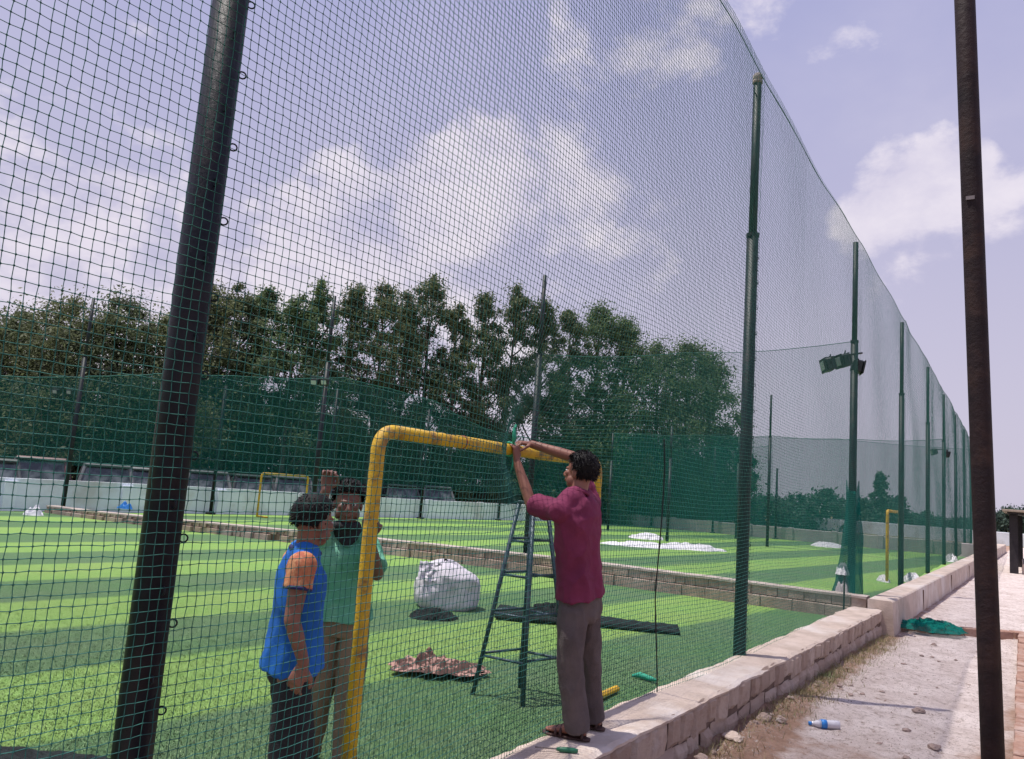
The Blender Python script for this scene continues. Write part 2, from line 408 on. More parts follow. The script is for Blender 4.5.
# blades standing on the nearest turf
N = 620000
rx = np.random.rand(N); ry = np.random.rand(N)
D = 1.2 + 13*np.random.rand(N)**1.2                        # density falls with distance
ang = math.pi/2 + YAW + np.radians(-42+78*rx)
X = CAM.x + D*np.cos(ang)/np.maximum(.3, 1); Y = CAM.y + D*np.sin(ang)
ok = (X < -.06) & (X > -20.4) & (Y > -.5) & ((Y < 11.5) | ((Y < 13.4) & (X > -6)) | (Y > 14.2))
X, Y, D = X[ok], Y[ok], D[ok]; n = len(X); far_ = np.clip((14.2-D)/7, 0, 1)
h = (.005 + .008*np.random.rand(n))*far_ + .001; a = np.random.rand(n)*2*PI; lean = np.random.rand(n)*.016; wd = (.0012 + .0013*np.random.rand(n))*(1+D/9)
la = np.random.rand(n)*2*PI
V = np.zeros((n, 3, 3))
V[:, 0] = np.stack([X-np.cos(a)*wd, Y-np.sin(a)*wd, np.zeros(n)], 1); V[:, 1] = np.stack([X+np.cos(a)*wd, Y+np.sin(a)*wd, np.zeros(n)], 1)
V[:, 2] = np.stack([X+np.cos(la)*lean, Y+np.sin(la)*lean, h], 1)
tone = np.repeat(np.random.rand(n)**3, 3)
tag(np_mesh('turf_blades', V.reshape(-1, 3), np.arange(n*3).reshape(-1, 3), turf_mat('turf_blades', True), tone=tone),
    'short synthetic grass blades standing on the pitches', 'grass', kind='stuff')

def path_z(x, y):
    z = -.155 + .02*noise.noise(Vector((x*1.1, y*.7, 0))) + .018*noise.noise(Vector((x*4, y*4, 3))) + .012*noise.noise(Vector((x*10, y*10, 5)))
    z -= .02*ss(y, 8, 14)
    if x < 1.1: z += .05*ss(1.1-x, 0, .8)*(.5+noise.noise(Vector((x*3, y*2.2, 9))))
    if y > 15: z += .06*ss(y, 15, 15.6)
    return z
nx, ny = 110, 640
V = []; F = []
for j in range(ny):
    y = -1.5 + 75*(j/(ny-1))**1.9
    for i in range(nx):
        x = .12 + (i/(nx-1))*3.4 + (.02*y if y > 0 else 0)*(1 if y < 45 else 1)*(i/(nx-1))*1.2
        V.append((x, y, path_z(x, y)))
for j in range(ny-1):
    for i in range(nx-1):
        k = j*nx+i; F.append((k, k+1, k+nx+1, k+nx))
m, tt, b = new_mat('dusty_path')
tcg = tt.new('ShaderNodeTexCoord'); vv = tcg.outputs['Object']; sp2 = tt.new('ShaderNodeSeparateXYZ'); tt.link(vv, sp2.inputs[0])
pale = tt.mix(tt.ramp(tt.noise(vv, 2.2, 8, .7), .35, .65), (.84, .73, .69, 1), (.66, .55, .51, 1))
pale = tt.mix(tt.ramp(tt.noise(vv, 55, 5, .75), .56, .66), pale, (.22, .16, .135, 1)); pale = tt.mix(tt.ramp(tt.noise(vv, 14, 9, .82), .50, .64), pale, (.36, .265, .22, 1))
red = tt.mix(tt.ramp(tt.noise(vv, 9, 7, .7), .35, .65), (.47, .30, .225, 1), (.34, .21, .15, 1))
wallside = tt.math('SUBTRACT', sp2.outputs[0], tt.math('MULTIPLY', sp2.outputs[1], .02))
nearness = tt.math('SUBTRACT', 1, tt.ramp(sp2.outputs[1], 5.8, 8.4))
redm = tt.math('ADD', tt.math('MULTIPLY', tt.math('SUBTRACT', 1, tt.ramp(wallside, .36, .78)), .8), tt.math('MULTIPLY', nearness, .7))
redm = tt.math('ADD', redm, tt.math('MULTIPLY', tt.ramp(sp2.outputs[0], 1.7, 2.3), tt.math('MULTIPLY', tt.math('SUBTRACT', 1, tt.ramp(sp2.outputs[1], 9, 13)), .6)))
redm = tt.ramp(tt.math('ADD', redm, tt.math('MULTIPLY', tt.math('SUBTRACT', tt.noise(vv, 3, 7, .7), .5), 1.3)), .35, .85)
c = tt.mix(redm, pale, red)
tt.link(c, b.inputs['Base Color']); b.inputs['Roughness'].default_value = .97; b.inputs['Specular IOR Level'].default_value = .15
bp = tt.new('ShaderNodeBump'); bp.inputs['Strength'].default_value = 1; bp.inputs['Distance'].default_value = .05
tt.link(tt.noise(vv, 17, 10, .8), bp.inputs['Height']); tt.link(bp.outputs[0], b.inputs['Normal'])
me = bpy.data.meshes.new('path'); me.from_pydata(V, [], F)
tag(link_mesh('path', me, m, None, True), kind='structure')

# ------------------------------------------------------------------ near stone wall along the fence
def XL(y): return -.11 + .02*(y-4)
def XR(y): return .30 + .026*(y-4.6)
wall = empty('stone_wall', (.1, 6, -.2)); WO = wall.location
tag(wall, 'low pinkish stone wall with flat concrete cap that the man stands on', 'wall')
Y0, Y1 = -1.5, 13.52
nyc, nxc = 300, 12; cb = MB(); vs = []; fs = []
def capz(x, y): return .2 + .008*noise.noise(Vector((x*5, y*2.5, 1))) + .005*noise.noise(Vector((x*17, y*14, 4)))
for j in range(nyc+1):
    y = Y0 + (Y1-Y0)*j/nyc
    l = XL(y) + .035*noise.noise(Vector((y*1.7, 0, 3))) + .022*noise.noise(Vector((y*7, 0, 8)))
    r = XR(y) + .004 + .018*noise.noise(Vector((y*2.4, 5, 3))) + .012*noise.noise(Vector((y*9, 3, 8)))
    vs.append((l, y, -.1))
    for i in range(nxc+1):
        u = i/nxc; x = l + (r-l)*u
        e = .014*(ss(.09-u, 0, .09) + ss(u-.92, 0, .08))
        vs.append((x, y, capz(x, y)-e))
    vs.append((r-.004, y, .168))
W_ = nxc+3
for j in range(nyc):
    for i in range(W_-1):
        k = j*W_+i; fs.append((k, k+1, k+W_+1, k+W_))
cb.add(vs, fs); cb.build('cap', MT['cap'], wall, WO, smooth=False)
# stones: upper course of upright slabs, lower course of rough blocks
sb = MB(); random.seed(3); stone_tone = []
def stone(y0, y1, z0, z1, depth, jag):
    nu, nv = 7, 6; vs = []; fs = []
    s0 = random.random()*100
    for j in range(nv+1):
        for i in range(nu+1):
            u, v = i/nu, j/nv
            edge = min(u, 1-u)*(y1-y0); edz = min(v, 1-v)*(z1-z0)
            y = y0 + (y1-y0)*u + jag*noise.noise(Vector((s0, v*2, 1))); z = z0 + (z1-z0)*v + jag*noise.noise(Vector((u*2, s0, 2)))
            bulge = depth*min(1, min(edge, edz)/.007)
            x = XR(y) - .020 + bulge + .009*noise.noise(Vector((y*11, z*11, s0))) - .006*(1-v)
            vs.append((x, y, z))
    for j in range(nv):
        for i in range(nu):
            k = j*(nu+1)+i; fs.append((k, k+1, k+nu+2, k+nu+1))
    sb.add(vs, fs); stone_tone.extend([random.random()]*len(vs))
y = Y0
while y < Y1-.05:
    wdt = random.uniform(.15, .36); stone(y+.011, min(Y1, y+wdt)-.011, -.01+random.uniform(-.05, .03), .192, random.uniform(.016, .034), .024); y += wdt
y = Y0
while y < Y1-.05:
    wdt = random.uniform(.18, .46); zz = random.uniform(-.02, .0)
    stone(y+.010, min(Y1, y+wdt)-.010, -.3, zz-.012, random.uniform(.006, .045), .026); y += wdt
so_ = sb.build('stonework', MT['wallstone'], wall, WO, smooth=False); a_ = so_.data.attributes.new('tone', 'FLOAT', 'POINT'); a_.data.foreach_set('value', stone_tone)
mb = MB(); vs = []; fs = []
for j in range(61):
    y = Y0+(Y1-Y0)*j/60
    vs += [(XR(y)-.026, y, -.32), (XR(y)-.026, y, .166)]
for j in range(60): fs.append((2*j, 2*j+2, 2*j+3, 2*j+1))
mb.add(vs, fs); mb.build('mortar_bed', MT['mortar'], wall, WO)
# far smooth concrete wall, one step higher
fw = empty('concrete_wall', (.5, 20, -.2))
tag(fw, 'smooth higher concrete wall continuing the stone wall into the distance', 'wall')
vs = []; fs = []; n = 120
for j in range(n+1):
    y = 13.53 + 45*j/n
    l = .33 + .019*(y-14); r = .68 + .021*(y-14)
    k = .012*noise.noise(Vector((y*.8, 1, 1)))
    zt = .345 + .01*noise.noise(Vector((y*.9, 4, 1)))
    vs += [(l+k, y, -.1), (l+k, y, zt-.012), (l+k+.015, y, zt), (r+k-.02, y, zt), (r+k, y, zt-.018), (r+k+.01, y, .06), (r+k+.03, y, -.3)]
for j in range(n):
    for i in range(6):
        q = j*7+i; fs.append((q, q+1, q+8, q+7))
fs.append((6, 5, 4, 3, 2, 1, 0))
fb = MB().add(vs, fs); fb.build('concrete_body', MT['cap'], fw, fw.location)
jb = MB()
for y in (17.2, 22.8, 28.5):
    r = .68+.021*(y-14); jb.box((r+.006, y, .03), (.035, .02, .5))
jb.build('joint', MT['mortar'], fw, fw.location)

# ------------------------------------------------------------------ divider wall across the pitches
def divider(name, yb, label, xe=-20.6, z0=.36, z1=.20, x0=.30):
    root = empty(name, ((x0+xe)/2, yb, 0)); tag(root, label, 'wall')
    body = MB(); cap = MB(); random.seed(11)
    n = 130; vs = []; fs = []
    def dy(x): return -1.75*ss(-x, 6, 21)
    def zt(x): return z0 + (z1-z0)*min(1, max(0, (-x-5)/14))
    x = x0
    while x > xe:
        wd = random.uniform(.16, .3); xa = max(xe, x-wd); h = zt(x)
        d = random.uniform(0, .02); zl = h*.5
        body.box(((x+xa)/2, yb+dy((x+xa)/2)+.14-d/2, (zl+h-.03)/2+.006), (x-xa-.005, .27+d, h-.03-zl-.004), bev=.006)
        x = xa
    x = x0
    while x > xe:
        wd = random.uniform(.25, .6); xa = max(xe, x-wd); h = zt(x)
        d = random.uniform(.0, .04)
        body.box(((x+xa)/2, yb+dy((x+xa)/2)+.12-d/2, h*.22), (x-xa-.005, .29+d, h*.54), bev=.008)
        x = xa
    body.build('brickwork', MT['divider'], root, root.location)
    vs = []; fs = []
    for j in range(n+1):
        x = x0 + (xe-x0)*j/n; h = zt(x) + .006*noise.noise(Vector((x*2, 0, yb)))
        q_ = yb+dy(x); vs += [(x, q_-.02, h-.035), (x, q_-.02, h), (x, q_+.32, h), (x, q_+.32, -.02)]
    for j in range(n):
        for i in range(3):
            q = j*4+i; fs.append((q, q+1, q+5, q+4))
    cap.add(vs, fs); cap.build('cap', MT['divcap'], root, root.location)
    mm = MB()
    for j in range(20):
        xm = x0-.02 + (xe+.04-x0)*(j+.5)/20; mm.box((xm, yb+dy(xm)+.16, .09), ((x0-xe)/20-.001, .2, .16))
    mm.build('mortar_bed', MT['mortar'], root, root.location)
    return root
divider('divider_wall', 13.58, 'low brick divider wall with pale cap crossing behind the near pitch')

# ------------------------------------------------------------------ back walls
bw = empty('whitewashed_wall', (-20.8, 20, 0)); tag(bw, 'low whitewashed boundary wall along the back of the pitches', 'wall')
vs = []; fs = []; n = 60
def backx(y): return -21.05 + .0*y + 2.6*ss(y, 14, 44)
for j in range(n+1):
    y = -8 + 50*j/n; x = backx(y); zt = .90-.10*ss(y, 14, 30) + .012*noise.noise(Vector((y*.7, 0, 0)))
    vs += [(x, y, -.1), (x, y, zt), (x-.2, y, zt), (x-.2, y, -.1)]
for j in range(n):
    for i in range(3):
        q = j*4+i; fs.append((q, q+4, q+5, q+1))
MB().add(vs, fs).build('wall_body', MT['white_wall'], bw, bw.location)
pb = MB()
for y in np.arange(-6, 42, 3.4):
    pb.box((backx(y)+.012, y, .40), (.16, .34, .86), bev=.01)
pb.build('buttress', MT['white_wall'], bw, bw.location)
ew = empty('end_wall', (-9, 42, 0)); tag(ew, 'low weathered grey wall closing off the far end of the pitches', 'wall')
eb = MB(); eb.box((-8.7, 42.2, .28), (19.8, .22, .66), bev=.02); eb.build('wall_body', MT['grey_wall'], ew, ew.location)
pb = MB()
for x in np.arange(-18, .5, 2.1): pb.box((x, 42.15, .31), (.26, .24, .68), bev=.02)
pb.build('pier', MT['grey_wall'], ew, ew.location)

# ------------------------------------------------------------------ fence posts
TOP, SLV = 6.24, 4.5
def make_post(detail, low_mat, seg=24, hooks_to=4.4):
    r = empty('fence_post')
    MB().tube([(0, 0, -.2), (0, 0, SLV)], [.06, .06], seg).build('post', low_mat, r, smooth=True)
    c = MB(); c.tube([(0, 0, SLV-.02), (0, 0, SLV+.02)], [.066, .066], seg); c.build('collar', MT['pole'], r)
    MB().tube([(0, 0, SLV-.3), (0, 0, TOP)], [.043, .043], seg).build('upper_tube', MT['pole'], r, smooth=True)
    if detail:
        z = .35; k = 0
        d1 = Vector((.55, .83, 0)).normalized(); d2 = Vector((.98, -.2, 0)).normalized()
        while z < hooks_to:
            for d, n in ((d1, (0, 0, 1) if False else Vector((-d1.y, d1.x, 0))), (d2, Vector((-d2.y, d2.x, 0)))):
                MB().ring(Vector((0, 0, z + (0 if d is d1 else .11))) + d*.067, .013, .003, n, 12, 5).build('hook', MT['pole'], r, smooth=True)
            z += .27
    return r
posts = {}
lab = {0: 'thick dark fence post in the left foreground, running out of the top',
       1: 'dark fence post right of the man in maroon, with a rusty knob on top',
       2: 'fence post carrying twin floodlights, with teal netting wrapped round its foot',
       3: 'fence post beyond the floodlight post, standing right of the distant yellow goal',
       4: 'fence post between the distant yellow goal and the second floodlight post',
       5: 'far fence post carrying the small second pair of floodlights',
       6: 'far fence post just beyond the second floodlight post',
       7: 'farthest but one fence post, beside the rusty pipe on the right',
       8: 'farthest fence post, nearly hidden by the rusty pipe'}
proto = None
YP = {0: 1.555, 1: 7.93, 2: 14.05, 3: 20.5, 4: 26.95, 5: 33.1, 6: 39.6, 7: 46.2, 8: 52.5}
for k in range(9):
    if k == 0: r = make_post(True, MT['pole_low'], hooks_to=5.6)
    elif k == 1: r = make_post(True, MT['pole'])
    elif k == 2: r = make_post(False, MT['pole'])
    else: r = copy_tree(posts[2])
    r.location = (0, YP[k], 0); posts[k] = r
    tag(r, lab[k], 'post', 'posts of the tall netted fence'); r.scale = (1, 1, .983 if k < 2 else 1)
kb = MB(); kb.ball((0, 0, TOP+.05), (.055, .055, .06), 12, 8); kb.tube([(0, 0, TOP-.02), (0, 0, TOP+.02)], .05, 16)
kb.build('finial', MT['rubble'], posts[1], smooth=True)
for s in (-1, 1):
    hk = MB(); hk.tube([(0, s*.04, TOP-.16), (0, s*.10, TOP-.17), (0, s*.13, TOP-.12), (0, s*.12, TOP-.07)], .006, 6); hk.build('hook', MT['pole'], posts[1])
dlab = {1: 'tall thin post on the divider wall, seen behind the ladder',
        2: 'divider wall post with white floodlights, seen above the man in the green polo',
        3: 'divider wall post hidden behind the thick foreground post',
        4: 'leftmost divider wall post, carrying two small white floodlights'}
for n in (1, 2, 4):
    r = copy_tree(posts[2]); r.location = (-6.34*n + (.05 if n == 1 else (.05 if n == 2 else .0)), 14.2, 0); posts['d%d' % n] = r
    tag(r, dlab[n], 'post', 'posts along the divider wall')
posts['d4'].location = (-20.55, 12.25, 0); posts['d4'].scale = (1.35, 1.35, .93)
p2lab = ['thin far post on the second divider, right of the front fence post', 'slim far post standing among the white plastic sheets', 'distant thin post left of the front fence post', 'distant thin post right of the ladder']
for i, (x, y) in enumerate([(-6.34, 33.2), (-9.2, 29.5), (-9.0, 37.8), (-13.6, 33.4)]):
    r = copy_tree(posts[2]); r.location = (x, y, 0)
    if i: r.scale = (1, 1, .72 if i != 2 else .8)
    tag(r, p2lab[i], 'post', 'posts between the far pitches')
# short posts on the back wall
blab = []
bys = [17.3, 22.2, 27.3, 32.5, 37.6]
bl = ['short dark post at the back wall just right of the thick foreground post', 'short dark post at the back wall behind the man in green',
      'short dark post at the back wall seen inside the near goal frame', 'short dark post at the back wall left of the ladder', 'short dark post at the far corner of the back wall']
for i, y in enumerate(bys):
    r = empty('back_post', (backx(y)+.25, y, 0))
    hz = [4.4, 5.0, 4.8, 4.0, 3.9][i]
    MB().tube([(0, 0, 0), (0, 0, hz)], [.06]*2, 14).build('post', MT['pole_low'], r, smooth=True)
    MB().box((0, 0, .03), (.24, .24, .06), bev=.01).build('base_plate', MT['pole_low'], r)
    tag(r, bl[i], 'post', 'posts along the back wall')
el = ['leftmost post on the end wall', 'second post on the end wall, left of the front fence post', 'post on the end wall just right of the front fence post', 'post on the end wall left of the distant conifer']
for i, x in enumerate([-15.0, -11.5, -8.2, -4.8]):
    r = empty('back_post', (x, 41.9, 0))
    MB().tube([(0, 0, 0), (0, 0, [4.6, 4.6, 3.6, 2.6][i])], .055, 12).build('post', MT['pole_low'], r, smooth=True)
    MB().box((0, 0, .03), (.24, .24, .06), bev=.01).build('base_plate', MT['pole_low'], r)
    tag(r, el[i], 'post', 'posts along the end wall')

# ------------------------------------------------------------------ floodlights
def make_flood():
    r = empty('floodlight')
    MB().box((0, 0, 0), (.16, .34, .26), bev=.03).build('housing', MT['black_metal'], r)
    f = MB(); f.box((.092, 0, 0), (.03, .36, .28), bev=.008); f.build('rim', MT['black_metal'], r)
    MB().box((.112, 0, -.0), (.012, .24, .17), bev=.005).build('lens', MT['lens'], r)
    b = MB(); b.tube([(-.02, .19, 0), (-.06, .20, .13), (-.06, -.20, .13), (-.02, -.19, 0)], .012, 6); b.tube([(-.06, 0, .13), (-.10, 0, .2)], .014, 6); b.build('bracket', MT['black_metal'], r)
    f = MB()
    for k in range(6): f.box((-.10, -.13+.052*k, 0), (.05, .008, .2))
    f.build('cooling_fin', MT['black_metal'], r)
    return r
fl0 = make_flood(); first = True
def flood(loc, rz, tilt, label, group, sc=1, lensmat=None):
    global first
    o = fl0 if first else copy_tree(fl0); first = False
    o.location = loc; o.rotation_euler = (0, tilt, rz); o.scale = (sc, sc, sc)
    tag(o, label, 'floodlight', group)
    return o
flood(at(828, 365, 12.85), math.radians(205), .25, 'left floodlight of the pair on the netted fence post', 'floodlights', .82)
flood(at(843, 361, 12.95), math.radians(215), .25, 'right floodlight of the pair, tight against the fence post', 'floodlights', .82)
flood(at(858, 367, 13.2), math.radians(20), .2, 'floodlight turned away on the far side of the fence post', 'floodlights', .8)
for i, (px, py) in enumerate(((315, 382), (325, 382))):
    flood(at(px, py, 20.1), math.radians(-75), .3, ['left','right'][i]+' white floodlight on the divider post above the man in green', 'floodlights', .62)
for i, (px, py) in enumerate(((56, 391.5), (70, 392))):
    flood(at(px, py, 23.6), math.radians(-65), .25, ['left','right'][i]+' tiny white floodlight on the leftmost divider post', 'floodlights', .55)
for i, (px, py) in enumerate(((934, 452), (946, 454))):
    flood(at(px, py, 29), math.radians([200, 30][i]), .25, ['left','right'][i]+' small floodlight on the far fence post', 'floodlights', .8)
def arm(a, b, owner):
    if owner is None: owner = posts['d4']; owner.scale = (1, 1, 1)
    MB().tube([Vector(a)-owner.location, Vector(b)-owner.location], .016, 8).build('light_arm', MT['black_metal'], owner)
arm(at(825, 358, 12.85), at(862, 353, 13.3), posts[2])
arm(at(311, 377, 20.1), at(330, 377, 20.3), posts['d2'])
arm(at(52, 388, 23.7), at(74, 388, 23.7), None)
arm(at(932, 449, 29), at(948, 450, 29), posts[5])

# ------------------------------------------------------------------ the safety net: every cord is real
def net_x(Y, Z):
    x = .078 + .03*np.sin(Y*.9+1.2)*np.sin(Z*1.1+Y*.2)*np.clip(Z/3, 0, 1)
    near = np.minimum(np.abs(((Y-1.58)+3.17) % 6.34 - 3.17), 3.17)
    slack = np.clip(near/1.2, 0, 1)
    x = .078 + (x-.078)*slack
    x -= .56*np.exp(-((Y-4.36)/.62)**2 - ((Z-1.95)/.55)**2)          # pulled in to the crossbar where the man ties it
    x -= .16*np.exp(-((Y-4.6)/1.6)**2)*np.clip((1.9-Z)/1.0, 0, 1)     # hangs inside the cap edge by the man's feet
    return x
def net_grid(y0, y1, cell, rad, knots):
    ny = int(round((y1-y0)/cell)); nz = int(round((TOP-.10)/cell))
    Yg, Zg = np.meshgrid(y0+np.arange(ny+1)*cell, .10+np.arange(nz+1)*cell, indexing='ij')
    Yw = Yg + .015*np.sin(Zg*1.3+Yg*.7) + .005*np.sin(Zg*4.1+Yg*1.9) + (np.random.rand(*Yg.shape)-.5)*.0035
    sagk = np.clip(np.minimum(np.abs(((Yg-1.58)+3.17) % 6.34 - 3.17), 3.17)/3.17, 0, 1)
    Zw = Zg - .05*sagk**1*np.clip(Zg/2, 0, 1) + .012*np.sin(Yg*2.3+Zg*.8) + (np.random.rand(*Yg.shape)-.5)*.004
    pin = np.exp(-((Yg-4.36)/.8)**2 - ((Zg-1.95)/.7)**2)
    Zw = Zw - .10*pin*np.sign(Zg-1.95)*np.minimum(1, np.abs(Zg-1.95)/.25)
    Xw = net_x(Yg, Zg) + (np.random.rand(*Yg.shape)-.5)*.005
    P = np.stack([Xw, Yw, Zw], -1)
    tf = .983 + .017*np.clip((Yg-7.93)/6.1, 0, 1); Zw = Zw*tf
    out_v = []; out_f = []; base = 0
    ang = np.array([0, 2*PI/3, 4*PI/3])
    for mode in (0, 1):                                     # cords along Y, cords along Z
        if mode == 0: offs = np.stack([np.cos(ang), 0*ang, np.sin(ang)], -1)*rad
        else: offs = np.stack([np.cos(ang), np.sin(ang), 0*ang], -1)*rad
        V = P[:, :, None, :] + offs[None, None]
        idx = np.arange(V.shape[0]*V.shape[1]*3).reshape(V.shape[0], V.shape[1], 3) + base
        A, B = (idx[:-1], idx[1:]) if mode == 0 else (idx[:, :-1], idx[:, 1:])
        for k in range(3):
            k2 = (k+1) % 3
            out_f.append(np.stack([A[..., k], A[..., k2], B[..., k2], B[..., k]], -1).reshape(-1, 4))
        out_v.append(V.reshape(-1, 3)); base += V.size//3
    if knots:
        Q = P[Yg < knots]; r = rad*3.1
        o = np.array([[1, 0, 0], [-1, 0, 0], [0, 1, 0], [0, -1, 0], [0, 0, 1], [0, 0, -1]])*r
        V = Q[:, None]+o[None]; ii = np.arange(len(Q))[:, None]*6 + base
        for a, b2, c2, d2 in ((0, 2, 4, 4), (2, 1, 4, 4), (1, 3, 4, 4), (3, 0, 4, 4), (2, 0, 5, 5), (1, 2, 5, 5), (3, 1, 5, 5), (0, 3, 5, 5)):
            pass
        quads = [(0, 2, 1, 3), (0, 4, 1, 5), (2, 4, 3, 5)]          # three crossed diamonds read as a knot
        for q in quads: out_f.append((ii + np.array(q)[None]))
        out_v.append(V.reshape(-1, 3)); base += len(Q)*6
    return np.concatenate(out_v), np.concatenate(out_f)
Va, Fa = net_grid(-1.2, -1.2+.0335*272, .0335, .00142, 10.0)
Vc, Fc = net_grid(-1.2+.0335*272, 20.4, .0335, .00112, 10.0)
Vb, Fb = net_grid(20.4, 52.5, .067, .0021, 0)
net = np_mesh('safety_net', np.concatenate([Va, Vc, Vb]), np.concatenate([Fa, Fc+len(Va), Fb+len(Va)+len(Vc)]), MT['net'])
tag(net, 'tall green square mesh net hung along the fence posts', 'net')
# border cords and lacing
b = MB()
ptsT = [(float(net_x(np.array(y), np.array(TOP))), y, (TOP-.05*min(1, abs(((y-1.58)+3.17) % 6.34 - 3.17)/3.17) + .012*math.sin(y*2.3+TOP*.8))*(.983+.017*min(1, max(0, (y-7.93)/6.1)))) for y in np.arange(-1.2, 52.6, .2)]
b.tube(ptsT, .005, 6); b.build('border_cord', MT['net'], net)
b = MB(); b.tube([(float(net_x(np.array(5.85), np.array(z))), 5.85-.15*(z-.2)+.012*math.sin(z*5), z) for z in np.arange(.18, 2.1, .1)], .0055, 6); b.build('lacing_cord', MT['black_cloth'], net)

# distant nets: woven finer than the eye can resolve
def curtain(name, top_pts, m, label, bottom=None, hem=None, wav=.12, hr=.014):
    """sheet hung below a sagging line given as (x, y, z_top)"""
    vs = []; fs = []; n = 0; tops = []
    for i in range(len(top_pts)-1):
        a, c = Vector(top_pts[i]), Vector(top_pts[i+1]); k = 10
        for j in range(k + (1 if i == len(top_pts)-2 else 0)):
            u = j/k; p = a.lerp(c, u); p.z -= .07*math.sin(PI*u)*(1 if (c-a).length > 3 else .2); tops.append(p)
    m_ = 8
    for i, p in enumerate(tops):
        zb = bottom if bottom is not None else .1
        for j in range(m_+1):
            v = j/m_; q = Vector((p.x, p.y, p.z + (zb-p.z)*v))
            q += Vector((noise.noise(Vector((i*.5, j*.2, 3))), noise.noise(Vector((i*.5, j*.2, 8))), 0))*wav
            vs.append(q)
    for i in range(len(tops)-1):
        for j in range(m_):
            k = i*(m_+1)+j; fs.append((k, k+1, k+m_+2, k+m_+1))
    o = MB().add(vs, fs).build(name, m, smooth=True)
    tag(o, label, 'net')
    if hem is not None:
        h = MB(); h.tube([vs[i*(m_+1)] for i in range(len(tops))], hr, 5); h.build('hem_cord', hem, o)
    return o
shade = sheet_mat('shade_cloth', (.022, .15, .13), .33, .08, .8)
tops = [(backx(y)+.5, y, z) for y, z in ((6, 3.2), (8.5, 3.45), (11.0, 3.7), (13.2, 4.1), (14.7, 4.4), (17.3, 4.75), (22.2, 5.45), (24.8, 5.35), (27.3, 5.2), (30.5, 4.35), (34, 4.2), (37.6, 4.2), (41.2, 4.4))]
curtain('shade_net', tops, shade, 'dark teal shade net hanging along the back wall', 1.35, MT['net'])
curtain('shade_net', [(-18.2, 41.6, 4.5), (-15, 41.7, 4.35), (-11.5, 41.7, 4.6), (-8.4, 41.7, 4.75)], sheet_mat('shade_cloth_far', (.022, .15, .135), .24, .1, .8), 'dark teal shade net on the end wall left of the front fence post', .65, MT['net'])
thin = sheet_mat('fine_net', (.02, .17, .14), .17, .03, .7)
curtain('divider_net', [(.0, 14.3, SLV+.06), (-3.1, 14.3, SLV-.05), (-6.3, 14.3, SLV+.02)], thin, 'fine see-through net hung on the divider between floodlight post and next post', .36, MT['net'], .04, .006)
thin2 = sheet_mat('fine_net_far', (.02, .17, .145), .30, .05, .7)
curtain('divider_net', [(0, 33.4, SLV+.1), (-3, 33.4, SLV), (-6.3, 33.4, SLV+.05), (-9.4, 33.4, SLV), (-13.6, 33.4, SLV)], thin2, 'fine green net across the far pitches beyond the second divider', .1, MT['net'], .05, .01)
curtain('divider_net', [(0, 52, SLV+1.2), (-6.3, 47.4, SLV+1.2), (-12.6, 44.4, SLV+1.0)], sheet_mat('fine_net_end', (.02, .16, .145), .22, .04, .7), 'farthest green net standing behind the end wall', .1, MT['net'], .05, .01)

# teal netting draped round the foot of the floodlight post
vs = []; fs = []; n = 28; k = 26
for j in range(k+1):
    u = j/k; z = 2.05*(1-u) + .32*u
    for i in range(n):
        a = 2*PI*i/n
        R = (.10 + .10*u**1.5 + .05*math.sin(a*3+u*4)*u + .03*noise.noise(Vector((math.cos(a)*2, math.sin(a)*2, z*2))))
        e = 1.0 + .35*max(0, math.cos(a-2.4))*u
        vs.append((R*e*math.cos(a), 14.05+R*e*math.sin(a), z + (.12*math.sin(a*2+1) if j == 0 else 0)))
for j in range(k):
    for i in range(n):
        fs.append((j*n+i, j*n+(i+1) % n, (j+1)*n+(i+1) % n, (j+1)*n+i))
o = MB().add(vs, fs).build('net_wrap', sheet_mat('bunched_net', (.012, .17, .145), .62, .35, 6), smooth=True)
tag(o, 'bunched teal netting wrapped round the foot of the floodlight post', 'net')

# ------------------------------------------------------------------ goals
def bent(p0, p1, p2, r, n=8):
    p0, p1, p2 = map(Vector, (p0, p1, p2)); a = p1 + (p0-p1).normalized()*r; c = p1 + (p2-p1).normalized()*r
    return [(1-t)**2*a + 2*t*(1-t)*p1 + t*t*c for t in [i/n for i in range(n+1)]]
def make_goal(width, height, rad, foot):
    g = empty('goal')
    h = height
    pl = [(0, 0, 0), (0, 0, h*.5)] + bent((0, 0, 0), (0, 0, h), (0, 1, h), .12)
    MB().tube(pl, rad, 20).build('goal_post', MT['yellow'], g, smooth=True)
    pr = [(0, width, 0), (0, width, h*.5)] + bent((0, width, 0), (0, width, h), (0, 0, h), .12)
    MB().tube(pr, rad, 20).build('goal_post', MT['yellow'], g, smooth=True)
    MB().tube([(0, .118, h), (0, width*.33, h), (0, width*.66, h-.006), (0, width-.118, h)], rad*.985, 20).build('crossbar', MT['yellow'], g, smooth=True)
    for y in (0, width) if foot else ():
        MB().tube([(foot*.1, y, rad*.8), (foot, y, rad*.8)], rad*.8, 12).build('ground_bar', MT['yellow'], g, smooth=True)
    return g
g1 = make_goal(2.52, 1.885, .037, 0); g1.location = (-.45, 3.02, 0)
tag(g1, 'yellow pipe goal frame in front, crossbar held by the man in maroon', 'goal')
MB().tube([(-.06, 2.55, .03), (-.10, 2.95, .035), (-.12, 3.35, .03)], .028, 10).build('ground_bar', MT['yellow'], g1)
stain = MB(); stain.ring((0, .72, 1.885), .0365, .004, (0, 1, 0), 20, 6); stain.build('tape_mark', MT['red_line'], g1)
g2 = make_goal(2.15, 1.50, .035, .55); g2.location = (-19.8, 18.5, 0); tag(g2, 'small distant yellow goal before the whitewashed back wall', 'goal')
